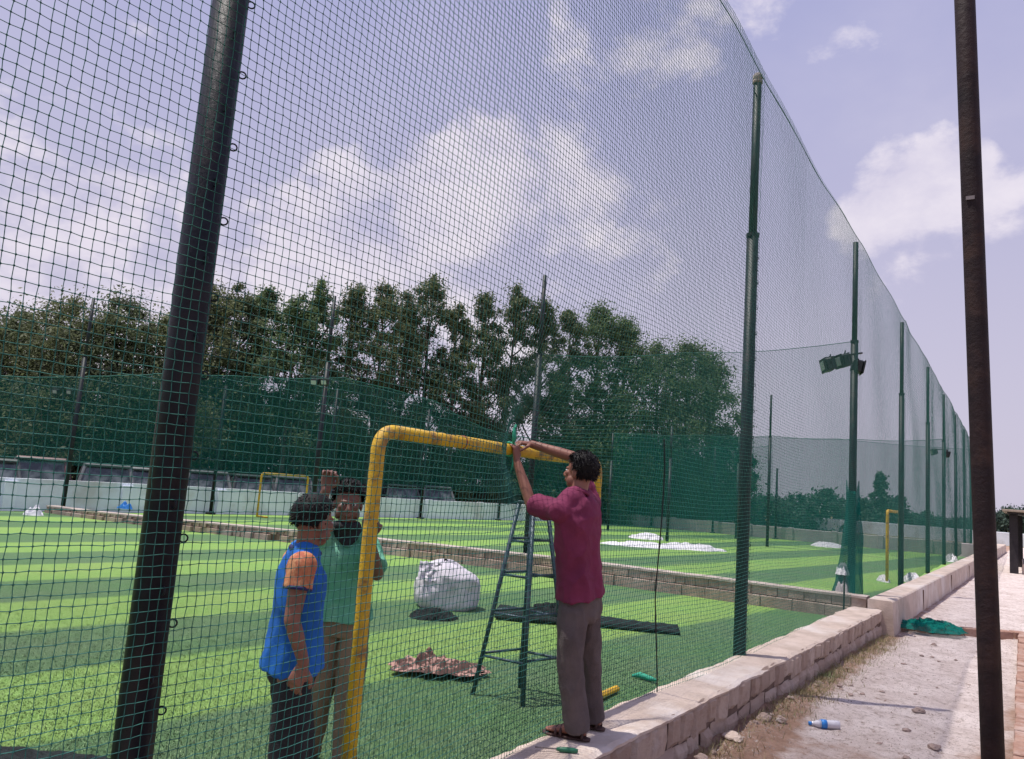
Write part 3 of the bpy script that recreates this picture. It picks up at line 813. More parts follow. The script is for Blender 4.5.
g3 = make_goal(2.4, 1.74, .037, 0); g3.location = (-.44, 21.7, 0); tag(g3, 'distant yellow goal seen edge on beyond the floodlight post', 'goal')

# ------------------------------------------------------------------ ladder
lad = empty('step_ladder', (-1.05, 5.61, 0)); LO = lad.location
tag(lad, 'dark blue four-legged tapered step ladder standing on the turf', 'ladder')
base = [Vector((-1.35, 5.37, 0)), Vector((-.89, 5.38, 0)), Vector((-.75, 5.86, 0)), Vector((-1.21, 5.85, 0))]
topc = Vector((-1.06, 5.62, 1.52)); tops_ = [topc + (p - Vector((-1.05, 5.615, 0)))*.30 + Vector((0, 0, 0)) for p in base]
for p, q in zip(base, tops_):
    d = (q-p).normalized(); MB().tube([p, q], .0175, 10).build('leg', MT['blue_steel'], lad, LO, smooth=True)
def onleg(i, u): return base[i].lerp(tops_[i], u)
for u in (.20, .42, .62, .80):
    for i in range(4):
        j = (i+1) % 4
        if u > .75 and i == 2: continue
        MB().tube([onleg(i, u+.012*(i % 2)), onleg(j, u+.012*(i % 2))], .011, 8).build('rung', MT['blue_steel'], lad, LO, smooth=True)
tp = MB(); tp.box(topc+Vector((0, 0, .012)), (.19, .19, .02), bev=.004); tp.build('top_plate', MT['blue_steel'], lad, LO)

# ------------------------------------------------------------------ rusty pipes on the right
rp = empty('rusty_pipe', (2.2, 2.78, -.15))
tag(rp, 'tall rusty brown pipe standing in the right foreground', 'pipe')
MB().tube([Vector((CR.x, CR.y, 0))*(.066-.0285*z_)+Vector((0, 0, z_)) for z_ in (-.1, 1.5, 3.2, 5.2)], .0305, 24).build('pipe_shaft', MT['rust'], rp, smooth=True)
MB().box(Vector((CR.x, CR.y, 0))*(.066-.0285*2.8)+Vector((-.004, -.031, 2.8)), (.024, .004, .012)).build('weld_tab', MT['steel'], rp)
MB().tube([(0, 0, 0), (0, 0, .025)], [.11, .10], 20).build('footing', MT['mortar'], rp)
rp2 = empty('rusty_pipe', (2.52, 11.6, -.15)); tag(rp2, 'shorter rusty pipe cut by the right edge of the frame', 'pipe')
MB().tube([(0, 0, -.1), (0, 0, 2.0), (0, 0, 4.22)], .045, 18).build('pipe_shaft', MT['rust'], rp2, smooth=True)
MB().tube([(0, 0, 0), (0, 0, .03)], [.11, .10], 18).build('footing', MT['mortar'], rp2)

# ------------------------------------------------------------------ shed at the right edge
sh = empty('open_shed', (2.9, 36, -.2)); SO = sh.location
tag(sh, 'open shed with thin pale roof on wide dark columns at the right edge', 'shed')
MB().box((4.3, 37, 2.11), (5.0, 6.5, .08), bev=.01).build('roof', MT['roof_sheet'], sh, SO)
MB().box((4.3, 37, 2.03), (4.7, 6.2, .07)).build('ceiling', MT['dark_wood'], sh, SO)
for x, y in ((2.14, 34.4), (6.3, 34.4), (2.3, 39.6), (6.3, 39.6)):
    MB().box((x, y, .9), (.27, .34, 2.18), bev=.012).build('column', MT['dark_wood'], sh, SO)
MB().box((4.6, 37, .0), (4.4, 5.6, .5), bev=.02).build('plinth', MT['cap'], sh, SO)

# ------------------------------------------------------------------ brick kerbs by the path
kb_ = empty('brick_kerb', (2.25, 9, -.2)); tag(kb_, 'low reddish brick kerb along the right side of the dirt path', 'kerb')
bm_ = MB(); random.seed(5); y = 3.0
while y < 15.3:
    L = random.uniform(.21, .24)
    for r_ in range(2):
        bm_.box((2.30+.11*r_+random.uniform(-.01, .01)+.004*(y-8), y+L/2, -.12+random.uniform(-.012, .012)), (.105, L-.012, .13), Matrix.Rotation(random.uniform(-.03, .03), 3, 'Z'), bev=.008)
    y += L
bm_.build('brickwork', MT['brick'], kb_, kb_.location)
kc = empty('cross_kerb', (1.4, 14.7, -.2)); tag(kc, 'low brown kerb crossing the dirt path beside the teal net scrap', 'kerb')
bm_ = MB(); x = .62
while x < 2.25:
    L = random.uniform(.2, .26); bm_.box((x+L/2, 14.45+.6*(x-.62)+random.uniform(-.01, .01), -.12), (L, .2, .14), Matrix.Rotation(.5, 3, 'Z'), bev=.01); x += L*.97
bm_.build('brickwork', MT['brick'], kc, kc.location)

# ------------------------------------------------------------------ lumpy things on the ground
def heap(name, c, size, m, label, cat, seed=1, rz=0, amp=.35, freq=3.0, n=56, sharp=False, parent=None, floor=.004):
    vs = []; fs = []; R = Matrix.Rotation(rz, 3, 'Z'); c = Vector(c)
    for j in range(n+1):
        for i in range(n+1):
            u, v = i/n*2-1, j/n*2-1
            d = math.sqrt(u*u+v*v); th = math.atan2(v, u)
            edge = .82 + .22*noise.noise(Vector((math.cos(th)*1.6, math.sin(th)*1.6, seed*3.7)))
            body = max(0, 1-(d/edge)**2.2)
            p = Vector((u*freq, v*freq*size[1]/size[0], seed*5.1))
            rdg = 1-2.2*abs(noise.noise(p + Vector((noise.noise(p*1.3), noise.noise(p*1.3+Vector((5, 5, 5))), 0))*.8))
            z = size[2]*(body**.7)*(.62 + amp*(rdg if sharp else noise.noise(p)) + .22*amp*noise.noise(p*3.1))
            q = Vector((u*size[0]/2 + .05*size[0]*noise.noise(p*1.7), v*size[1]/2 + .05*size[1]*noise.noise(p*1.7+Vector((3, 1, 7))), max(-.01, z if d < edge else -.01)))
            vs.append(R@q + c)
    for j in range(n):
        for i in range(n):
            k = j*(n+1)+i; fs.append((k, k+1, k+n+2, k+n+1))
    keep = [f for f in fs if max(vs[i].z for i in f) > c.z+.0005]
    o = MB().add(vs, keep).build(name, m, parent, smooth=True)
    if label: tag(o, label, cat)
    return o
# white sack: slumped woven bag with an open, folded-over mouth
sk = empty('woven_sack', (-4.12, 8.70, 0)); SK = sk.location
tag(sk, 'bulging white woven sack on the turf left of the ladder', 'sack')
ax = CR.copy(); ax.z = 0; ax.normalize(); ay = Vector((-ax.y, ax.x, 0))
n = 64; k = 30; vs = []; fs = []
prof = [(0, .36), (.06, .41), (.18, .425), (.32, .42), (.42, .40), (.50, .345), (.56, .27), (.60, .16), (.61, .02)]
def pr(z):
    for (a, b_), (c_, d_) in zip(prof, prof[1:]):
        if a <= z <= c_: return b_ + (d_-b_)*(z-a)/(c_-a)
    return prof[-1][1]
for j in range(k+1):
    u = j/k; z = .61*(1-(1-u)**1.6)
    for i in range(n):
        a = 2*PI*i/n; R = pr(min(.609, z))
        lump = 1 + .13*noise.noise(Vector((math.cos(a)*1.5, math.sin(a)*1.5, z*3.2))) + .07*(1-2*abs(noise.noise(Vector((math.cos(a)*2.4+2, math.sin(a)*2.4+z*3, z*5+1))))) + .035*(1-2*abs(noise.noise(Vector((math.cos(a)*5+2, math.sin(a)*5-z*7, z*9+1)))))
        p = ax*(R*math.cos(a)*lump*.98) + ay*(R*math.sin(a)*lump*.75)
        p += ax*(-.06*u**2 - .03*(u > .6)*(u-.6))
        zz = z + .05*noise.noise(Vector((math.cos(a)*2, math.sin(a)*2, 4+z)))*u - .08*u*max(0, math.cos(a))**2
        vs.append(SK + p + Vector((0, 0, zz)))
for j in range(k):
    for i in range(n): fs.append((j*n+i, j*n+(i+1) % n, (j+1)*n+(i+1) % n, (j+1)*n+i))
MB().add(vs, fs).build('sack_body', MT['sack'], sk, SK, smooth=True)
ear = MB()
vs = []; fs = []
for j in range(15):
    for i in range(15):
        u, v = i/14, j/14
        p = SK + ax*(-.40 + .30*u) + ay*(-.30+.12*v) + Vector((0, 0, .38 + .22*v - .04*u + .05*noise.noise(Vector((u*5, v*5, 2))))) + ay*(.07*noise.noise(Vector((u*6, v*4, 9))))
        vs.append(p)
for j in range(14):
    for i in range(14): fs.append((j*15+i, j*15+i+1, j*15+i+16, j*15+i+15))
ear.add(vs, fs).build('mouth_flap', MT['sack'], sk, SK, smooth=True)
# dark net bundles
heap('net_bundle', (-3.72, 7.85, 0), (.72, .5, .12), MT['bundle'], 'small dark bundle of folded net lying before the white sack', 'net bundle', 3, YAW, .5, 6, sharp=True)
lb = empty('net_roll', (-2.5, 8.9, 0)); tag(lb, 'long dark roll of netting lying across the turf behind the ladder', 'net roll')
A, B = Vector((-3.35, 8.75, .06)), Vector((-1.30, 9.75, .05))
rb = MB(); random.seed(9)
for q in range(44):
    o1, o2 = random.uniform(-.15, .15), random.uniform(-.10, .10); d = (B-A).normalized(); s_ = Vector((-d.y, d.x, 0)); pts = []; ph = random.random()*9
    for i in range(25):
        u = i/24; wv = 1-.45*u
        p = A.lerp(B, u) + s_*(o1*wv*2.4 + .035*math.sin(u*9+ph)) ; p.z = .02 + abs(.065*wv*math.cos(o1*9))*random.uniform(.75, 1) + .008*math.sin(u*21+ph)
        pts.append(p)
    rb.tube(pts, [random.uniform(.022, .042)*(1-.3*i/24) for i in range(25)], 6)
rb.build('rolled_net', MT['bundle'], lb, lb.location, smooth=True)
h = heap('loose_net', (-2.75, 9.1, 0), (1.2, .6, .20), MT['bundle'], None, None, 6, YAW, .5, 5, sharp=True)
h.data.transform(Matrix.Translation(-lb.location)); h.parent = lb
cc = empty('crumpled_cloth', (-1.96, 5.72, 0)); cc.scale = (.78, .78, 1.1); tag(cc, 'crumpled brown and pink patterned cloth heaped on the turf by the ladder', 'cloth')
for q_, (ox, oy, sx, sy, rz_, sd_, hz_) in enumerate([(0, .02, .50, .26, .1, 1, .07), (-.26, .06, .24, .20, .8, 2, .06), (.16, -.06, .30, .20, -.5, 3, .075), (-.03, -.08, .26, .17, 1.9, 4, .08), (.34, .0, .20, .15, .4, 5, .05), (-.12, .05, .22, .16, 2.6, 6, .10)]):
    vs = []; fs = []; n = 46; R_ = Matrix.Rotation(rz_+YAW, 3, 'Z')
    for j_ in range(n+1):
        for i_ in range(n+1):
            u, v = i_/n*2-1, j_/n*2-1
            p = Vector((u*1.4, v*1.4, sd_*4.3)); w1, w2 = noise.noise(p), noise.noise(p+Vector((7, 3, 1)))
            fold = math.sin(5*(u+.6*w1)+2.2*v+sd_)*.62 + math.sin(6.5*(v+.6*w2)-2.5*u+sd_*2)*.3
            rim = max(abs(u), abs(v)); lift = .55+.45*(1-rim**3)
            z = .012 + hz_*lift*(.85+.75*fold*(1-rim**4*.8)) + .04*w1*(1-rim**3)
            x = sx*(u+.14*w2+.05*math.sin(4*v+sd_)); y = sy*(v+.16*w1+.07*math.sin(4*u+sd_))
            q = R_@Vector((x, y, max(.006+.004*q_, z))); o_ = Matrix.Rotation(YAW, 3, 'Z')@Vector((ox, oy, 0)); vs.append(q+o_)
    for j_ in range(n):
        for i_ in range(n): k_ = j_*(n+1)+i_; fs.append((k_, k_+1, k_+n+2, k_+n+1))
    MB().add(vs, fs).build('cloth_fold', MT['camo'], cc, smooth=True)
heap('net_bundle', gp(50, 764), (1.35, .42, .05), MT['bundle'], 'dark netting heap on the turf at the bottom left corner', 'net bundle', 8, .5, .6, 5, sharp=True)
WS = [(596, 694, 546, 26.5, .13, 'long white plastic sheet crumpled on the far turf beside the maroon shirt', 31), (652, 728, 550, 27.0, .17, 'white plastic sheet heap on the far turf nearest the front fence post', 32), (626, 668, 539, 31.5, .2, 'small pinkish white heap behind the long plastic sheet', 33), (806, 846, 546, 36.0, .18, 'white plastic sheet on the far turf left of the floodlight post', 34)]
for xa, xb, py, D, hh, lb_, sd_ in WS:
    p = at((xa+xb)/2, py, D); p.z = 0; heap('plastic_sheet', p, ((xb-xa)*D/FPX, 1.9, hh), MT['white_sheet'], lb_, 'plastic sheet', sd_, YAW, .6, 2.4, 60, sharp=True)
for xa, xb, py, D, hh, lb_, sd_ in [(903, 922, 579, 19.8, .18, 'white plastic litter by the distant edge-on goal', 41), (878, 889, 577, 19.5, .12, 'small white scrap left of the edge-on goal post', 42), (944, 958, 559, 31, .22, 'white litter heap far along the fence', 43)]:
    p = at((xa+xb)/2, py, D); p.z = 0; heap('plastic_litter', p, ((xb-xa)*D/FPX, .6, hh), MT['white_sheet'], lb_, 'litter', sd_, YAW, .9, 4, 34, sharp=True)
# bags on the divider's far end
p = gp(33, 515); heap('cement_bag', (p.x, p.y, 0), (.6, .45, .30), MT['white_sheet'], 'white and grey bag slumped at the far left end of the divider wall', 'bag', 51, .3, .6, 3, 30)
p = at(138, 513, 23.6); heap('blue_tarp', (p.x, 13.76, .2), (.62, .3, .22), MT['blue_label'], 'blue plastic bundle on the divider wall left of the thick post', 'bag', 52, .1, .6, 3, 30)
# bin-like white bag by the floodlight post
bb = empty('rubbish_sack', (.12, 13.75, .34)); tag(bb, 'small grey sack with white top propped at the floodlight post foot', 'sack')
c = Vector((-.12, 13.98, .35))
bb.location = c
heap('sack_body', (0, 0, 0), (.30, .28, .42), MT['grey_wall'], None, None, 70, .3, .35, 2.4, 34, parent=bb)
heap('sack_top', (.0, .0, .29), (.25, .24, .17), MT['white_sheet'], None, None, 71, .3, .5, 3, 30, sharp=True, parent=bb)
kn = MB(); kn.tube([(.0, 13.42, .0), (.0, 13.43, .66)], .014, 8)
o = kn.build('iron_rod', MT['black_metal']); tag(o, 'short black iron rod upright at the end of the stone wall', 'rod')
# teal net scrap on the path
p = at(938, 621, 15.2); heap('net_scrap', (1.10, 14.55, -.10), (1.15, .9, .10), sheet_mat('scrap_net', (.015, .24, .20), .72, .55, 9), 'teal net scrap lying on the kerb across the dirt path', 'net scrap', 61, .4, 1.0, 5, 60, sharp=True)
# green strip near the lacing cord, yellow
p = at(648, 681, 6.4)
o = MB(); o.tube([gp(632, 678)+UP_*.02, gp(640, 679)+UP_*.035, gp(650, 682)+UP_*.03, gp(657, 684)+UP_*.03], [.012, .028, .024, .010], 8)
tag(o.build('green_strap', MT['rope'], smooth=True), 'bright green strap lying on turf against the stone wall', 'strap')

# screwdriver on the cap
sc_ = empty('screwdriver', (.16, 3.95, .21)); tag(sc_, 'green handled screwdriver lying on the wall cap by the man\'s feet', 'tool')
d = (CR*.96 + Vector((-CF.x, -CF.y, 0))*.05); d.z = 0; d.normalize(); c0 = Vector((.13, 4.10, .218)); sc_.location = c0
MB().tube([c0-d*.02, c0+d*.0, c0+d*.07, c0+d*.10], [.008, .014, .015, .010], 12).build('handle', MT['screw_green'], sc_, c0, smooth=True)
MB().tube([c0-d*.14, c0-d*.01], .0045, 8).build('shaft', MT['steel'], sc_, c0)

# bottle
bo = empty('plastic_bottle', (.93, 7.30, path_z(.93, 7.3)+.034)); tag(bo, 'clear plastic bottle with blue band lying on the dirt path', 'bottle'); BO = bo.location
d = Vector((.86, .5, .02)).normalized()
def bt(lst): return [BO + d*u for u, r in lst], [r for u, r in lst]
P_, R_ = bt([(-.055, .033), (-.05, .035), (.02, .034), (.07, .035), (.10, .034), (.104, .02)]); MB().tube(P_, R_, 18).build('bottle_body', MT['plastic'], bo, BO, smooth=True)
P_, R_ = bt([(-.13, .013), (-.115, .014), (-.085, .028), (-.056, .033)]); MB().tube(P_, R_, 18).build('neck', MT['plastic'], bo, BO, smooth=True)
P_, R_ = bt([(-.053, .0365), (-.005, .0365)]); MB().tube(P_, R_, 18).build('label_band', MT['blue_label'], bo, BO, smooth=True)
P_, R_ = bt([(-.15, .015), (-.128, .015)]); MB().tube(P_, R_, 14).build('bottle_cap', MT['blue_label'], bo, BO, smooth=True)

# rubble along the path
def rock(c, s, seed, m):
    bm2 = bmesh.new(); bmesh.ops.create_icosphere(bm2, subdivisions=3, radius=1)
    for v in bm2.verts:
        p = v.co.normalized(); q = p*1.1 + Vector((seed*3.3, seed, 0))
        r = 1 + .45*noise.noise(q) + .2*noise.noise(q*2.3)
        v.co = Vector((p.x*s[0], p.y*s[1], p.z*s[2]))*r
        v.co.z = max(v.co.z, -.35*s[2])
    me = bpy.data.meshes.new('rubble_stone'); bm2.to_mesh(me); bm2.free()
    o = link_mesh('rubble_stone', me, m, None, False); o.location = c; o.rotation_euler = (0, 0, seed); return o
named = [((1.50, 8.55), (.055, .035, .03), 'stone', 'dark flat stone alone in the middle of the dirt path'), ((.46, 6.25), (.09, .07, .025), 'cap', 'thin pale slab fragment tipped against the stone wall'),
         ((.50, 7.0), (.06, .05, .045), 'rubble', 'pale broken lump at the wall foot beside the dry grass'), ((.60, 7.12), (.05, .04, .04), 'rubble', 'smaller pale lump right of the broken lump at the wall foot'),
         ((1.72, 7.35), (.05, .04, .03), 'stone', 'brown stone at the bottom of the path left of the rusty pipe'), ((.45, 5.55), (.05, .045, .04), 'rubble', 'pale stone at the wall foot in the bottom corner'),
         ((1.48, 7.75), (.045, .03, .02), 'stone', 'small brown stone between the bottle and the rusty pipe')]
for i, ((x, y), s, mm, l) in enumerate(named):
    tag(rock((x, y, path_z(x, y)+s[2]*.3), s, i*1.7+.5, MT[mm]), l, 'stone')
random.seed(21)
for i in range(80):
    y = 4.6 + 10*random.random()**1.4
    x = (XR(y)+.06+abs(random.gauss(0, .12))) if random.random() < .5 else random.uniform(.6, 2.2)
    s = random.uniform(.008, .03)
    o = rock((x, y, path_z(x, y)+s*.2), (s*1.3, s, s*.7), i*.77, MT['rubble'] if random.random() < .6 else MT['stone'])
    tag(o, 'small loose pebble scattered on the dirt path', 'stone', 'pebbles scattered on the path')
NG = 16000; gy = 4.2 + 12*np.random.rand(NG)**1.5; mix_ = np.random.rand(NG)
gx = np.where(mix_ < .45, .33+.026*(gy-4.6)+.03+np.abs(np.random.randn(NG))*.16, .45 + 1.9*np.random.rand(NG))
cl_ = np.array([noise.noise(Vector((a_*2.2, b_*1.6, 2))) for a_, b_ in zip(gx, gy)]); ok = (mix_ < .45) | (cl_ > .05); gx, gy = gx[ok], gy[ok]; NG = len(gx)
gz = np.array([path_z(a_, b_) for a_, b_ in zip(gx, gy)]); sz = .0025 + .010*np.random.rand(NG)**3
bs_ = np.array([[1, 0, -.2], [-.5, .87, -.2], [-.5, -.87, -.2], [0, 0, .8]])
V = np.stack([gx, gy, gz], -1)[:, None] + bs_[None]*sz[:, None, None]*(.6+.8*np.random.rand(NG, 4, 3))
ii = np.arange(NG)[:, None]*4
tag(np_mesh('grit', V.reshape(-1, 3), np.concatenate([ii+np.array([q]) for q in ((0, 1, 3), (1, 2, 3), (2, 0, 3))]), MT['rubble']), 'fine grit and chippings strewn over the dirt path', 'grit', kind='stuff')
# dry weeds along the wall foot
N = 3600; vs = np.zeros((N, 3, 3)); tone = np.zeros(N)
for i in range(N):
    y = 5.6 + 8*random.random()
    cl = noise.noise(Vector((y*1.3, 2, 7)))
    if cl < -.05 and random.random() < .8: y = 8.6+random.gauss(0, .7) if random.random() < .5 else 10.8+random.gauss(0, .9)
    x = XR(y) + .03 + abs(random.gauss(0, .16)); z = path_z(x, y); hh = random.uniform(.015, .085); a = random.random()*6.28; l = random.uniform(.01, .1)
    vs[i] = [(x-math.cos(a)*.003, y-math.sin(a)*.003, z), (x+math.cos(a)*.003, y+math.sin(a)*.003, z), (x+math.sin(a)*l, y+math.cos(a)*l, z+hh)]
tag(np_mesh('dry_grass', vs.reshape(-1, 3), np.arange(N*3).reshape(-1, 3), MT['dry_grass']), 'dry yellowish grass growing along the foot of the stone wall', 'grass', kind='stuff')

# ------------------------------------------------------------------ parked cars behind the white wall
def car_mat(name, c): return mat(name, c, tuple(x*.85 for x in c), 3, .35, .2, 0)
cars = [car_mat('silver_paint', (.17, .18, .185)), car_mat('maroon_paint', (.17, .10, .105)), car_mat('grey_paint', (.08, .09, .092)), car_mat('white_paint', (.25, .25, .26))]
MT['tyre'] = mat('tyre', (.012, .012, .012), (.02, .02, .02), 20, .9)
MT['lamp'] = mat('car_lamp', (.55, .5, .45), (.45, .4, .36), 10, .2)
def make_car(pm, hz):
    """nose towards +X"""
    r = empty('parked_car')
    def body_ring(x, w, z0, z1): return [(x, -w, z0), (x, -w*1.02, z0*.5+z1*.5), (x, -w*.94, z1), (x, w*.94, z1), (x, w*1.02, z0*.5+z1*.5), (x, w, z0)]
    st = [(1.95, .72, .32, .62), (1.85, .80, .25, .80), (1.1, .84, .22, .93), (.3, .86, .2, .98), (-1.2, .86, .2, 1.0), (-1.8, .82, .25, .98), (-1.95, .74, .35, .75)]
    vs = []; fs = []
    for s in st: vs += body_ring(*s)
    for i in range(len(st)-1):
        for k in range(6): fs.append((i*6+k, i*6+(k+1) % 6, i*6+6+(k+1) % 6, i*6+6+k))
    fs += [tuple(range(6)), tuple(range(36, 42))]
    MB().add(vs, fs).build('body', pm, r, smooth=False)
    # cabin: pillars and roof with real glass panes between
    rt = hz
    ca = [(.95, .80, .95), (.28, .64, rt-.06), (-1.35, .64, rt-.06), (-1.75, .80, .97)]
    for s in (-1, 1):
        m2 = MB(); m2.tube([(ca[0][0], s*ca[0][1], ca[0][2]), (ca[1][0], s*ca[1][1], ca[1][2])], .045, 8); m2.build('pillar', pm, r); m2 = MB()
        m2.tube([(ca[3][0], s*ca[3][1], ca[3][2]), (ca[2][0], s*ca[2][1], ca[2][2])], .06, 8); m2.build('pillar', pm, r); m2 = MB()
        m2.tube([(-.45, s*.83, .96), (-.45, s*.65, rt-.05)], .045, 8); m2.build('pillar', pm, r)
    rf = MB(); rf.box((-.53, 0, rt-.03), (1.86, 1.36, .10), bev=.045); rf.build('roof', pm, r)
    wsd = MB().add([(.93, -.77, .96), (.93, .77, .96), (.28, .62, rt-.07), (.28, -.62, rt-.07)], [(0, 1, 2, 3)]); wsd.build('windscreen', MT['glass_dark'], r)
    MB().add([(-1.74, -.77, .98), (-1.74, .77, .98), (-1.36, .62, rt-.07), (-1.36, -.62, rt-.07)], [(3, 2, 1, 0)]).build('rear_window', MT['glass_dark'], r)
    for s in (-1, 1):
        MB().add([(.9, s*.81, .97), (-1.7, s*.81, .98), (-1.34, s*.645, rt-.07), (.27, s*.645, rt-.07)], [(0, 1, 2, 3)]).build('side_window', MT['glass_dark'], r)
        MB().box((.62, s*.95, 1.03), (.10, .16, .12), bev=.03).build('wing_mirror', pm, r)
        MB().box((1.86, s*.58, .70), (.12, .3, .13), bev=.03).build('headlight', MT['lamp'], r)
        for x in (1.25, -1.25):
            MB().tube([(x, s*.86, .31), (x, s*.68, .31)], .31, 20).build('wheel', MT['tyre'], r)
    return r
protos = {}
carspec = [(-8, 452, 2, 1.66, 'grey car behind the white wall at the far left edge'), (42, 456, 1, 1.78, 'reddish roofed car behind the white wall left of the leftmost post'),
           (104, 465, 0, 1.70, 'silver grey car behind the white wall left of the thick foreground post'), (152, 470, 3, 1.66, 'pale car mostly hidden by the thick foreground post'), (204, 473, 0, 1.62, 'silver car just right of the thick foreground post'),
           (246, 478, 2, 1.6, 'grey car behind the wall left of the distant yellow goal'), (286, 480, 0, 1.58, 'silver car seen through the distant yellow goal'), (324, 484, 3, 1.55, 'pale car behind the wall at the raised hand of the man in green'),
           (395, 488, 2, 1.6, 'grey car seen through the left part of the near goal frame'), (430, 491, 0, 1.55, 'silver car seen through the middle of the near goal frame')]
for i, (px, py, ci, hz, l) in enumerate(carspec):
    key = ci
    if key not in protos: o = protos[key] = make_car(cars[ci], hz)
    else: o = copy_tree(protos[key])
    # stands 2.6 m behind the wall on the ray through px
    d = at(px, 478, 1)-CAM; X_ = None
    tpar = ( -23.6 - CAM.x)/d.x
    p = CAM + d*tpar
    if p.y > 20: 
        for q in range(6): tpar = ((backx(p.y)-2.6) - CAM.x)/d.x; p = CAM + d*tpar
    o.location = (p.x, p.y, -.28); o.rotation_euler = (0, 0, math.radians(150+random.uniform(-5, 5))); o.scale = (1, 1, 1)
    tag(o, l, 'car', 'cars parked behind the white wall')

# ------------------------------------------------------------------ trees
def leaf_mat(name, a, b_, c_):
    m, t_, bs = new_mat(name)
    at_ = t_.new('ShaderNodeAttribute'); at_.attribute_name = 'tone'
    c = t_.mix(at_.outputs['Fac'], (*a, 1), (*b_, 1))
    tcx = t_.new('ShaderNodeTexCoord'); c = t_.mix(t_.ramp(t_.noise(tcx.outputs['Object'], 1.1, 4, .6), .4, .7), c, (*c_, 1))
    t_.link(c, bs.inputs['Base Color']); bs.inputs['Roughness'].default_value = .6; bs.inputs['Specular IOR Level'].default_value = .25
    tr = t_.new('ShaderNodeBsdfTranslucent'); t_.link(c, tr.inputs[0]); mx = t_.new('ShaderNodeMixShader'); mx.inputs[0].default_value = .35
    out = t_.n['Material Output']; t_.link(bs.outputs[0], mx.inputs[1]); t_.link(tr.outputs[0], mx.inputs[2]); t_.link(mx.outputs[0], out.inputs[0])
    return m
LM = [leaf_mat('leaf_dark', (.075, .098, .055), (.185, .22, .105), (.105, .12, .08)), leaf_mat('leaf_olive', (.098, .118, .060), (.225, .25, .115), (.112, .126, .08)), leaf_mat('leaf_green', (.070, .115, .058), (.185, .25, .105), (.092, .13, .078)),  # leaf colours lightened to carry a slight painted haze
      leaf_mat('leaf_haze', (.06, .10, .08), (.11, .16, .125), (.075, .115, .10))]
def tree(pos, H, width, crown0, lm, label, seed, leaves=5200, ls=.17, group='trees behind the pitches', name='tree', clumps=34, top='col', tight=1):
    rnd = random.Random(seed); rs = np.random.RandomState(seed)
    r = empty(name, pos); tag(r, label, 'tree', group)
    # trunk and limbs
    tb = MB(); pts = []; lean = rnd.uniform(-.02, .02)*H; lean2 = rnd.uniform(-.02, .02)*H
    for i in range(9):
        u = i/8; pts.append(Vector((lean*u*u + .05*math.sin(u*5+seed), lean2*u*u + .05*math.cos(u*4+seed), H*.93*u)))
    tb.tube(pts, [max(.02, (.017*H)*(1-.9*i/8)) for i in range(9)], 9)
    cents = []
    for q in range(clumps):
        u = (q+rnd.random())/clumps; z = crown0 + (H-crown0)*u**.9
        if top == 'col': prof = math.sin(min(1, .22+u*.78)*PI)**.55*(1.05-.42*u)
        elif top == 'cone': prof = (1-u)**.8*.95+.06
        else: prof = math.sin(min(.98, .12+u*.86)*PI)**.6
        R = width/2*prof*rnd.uniform(.35, 1.08); a = rnd.random()*2*PI
        tp_ = pts[min(8, int(z/H*8))]
        c = Vector((tp_.x+R*math.cos(a), tp_.y+R*math.sin(a), z + rnd.uniform(-.25, .25)))
        cents.append((c, tight*width*rnd.uniform(.10, .20)*(1.1-.35*u)))
        zb = max(crown0*.6, z - R*rnd.uniform(.7, 1.3) - .3); st = Vector((tp_.x*.9, tp_.y*.9, zb))
        if q % 2 == 0:
            mid = st.lerp(c, .55) + Vector((0, 0, -.12*R)); tb.tube([st, mid, c], [.0045*H*(1-.5*u)+.012, .003*H+.006, .008], 5)
    for q in range(5): cents.append((Vector((pts[8].x+rnd.gauss(0, .07*width), pts[8].y+rnd.gauss(0, .07*width), H-.12*width-rnd.random()*.9)), width*rnd.uniform(.08, .13)))
    tb.build('trunk', MT['trunk'], r, smooth=True)
    wts = np.array([c[1]**2 for c in cents]); wts /= wts.sum()
    ci = rs.choice(len(cents), leaves, p=wts)
    C = np.array([list(c[0]) for c in cents])[ci]; S = np.array([c[1] for c in cents])[ci]
    dirs = rs.randn(leaves, 3); dirs /= np.linalg.norm(dirs, axis=1)[:, None]
    rad = S*np.minimum(1.5, np.abs(rs.randn(leaves)*.62+.25))
    P_ = C + dirs*rad[:, None]*np.array([1, 1, .85])
    # twig scale breakup
    P_ += rs.randn(leaves, 3)*.05
    nrm = dirs*.6 + rs.randn(leaves, 3)*.7 + np.array([0, 0, .35]); nrm /= np.linalg.norm(nrm, axis=1)[:, None]
    up = rs.randn(leaves, 3); ta = np.cross(nrm, up); ta /= np.linalg.norm(ta, axis=1)[:, None]; tb_ = np.cross(nrm, ta)
    l = ls*(.55+.9*rs.rand(leaves))[:, None]; w_ = l*(.32+.25*rs.rand(leaves))[:, None]
    V = np.stack([P_-ta*l*.5, P_+tb_*w_*.5, P_+ta*l*.5, P_-tb_*w_*.5], 1).reshape(-1, 3)
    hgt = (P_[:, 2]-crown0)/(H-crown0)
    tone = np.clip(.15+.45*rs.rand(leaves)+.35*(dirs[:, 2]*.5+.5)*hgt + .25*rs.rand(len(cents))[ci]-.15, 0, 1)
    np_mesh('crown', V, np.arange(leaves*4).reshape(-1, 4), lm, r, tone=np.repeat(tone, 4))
    return r
def tree_at(px, py_top, D, width_px, crown_frac, lm, label, seed, **kw):
    p = at(px, py_top, D); H = p.z + .2
    return tree((p.x, p.y, -.2), H, width_px*D/FPX, H*crown_frac, lm, label, seed, **kw)
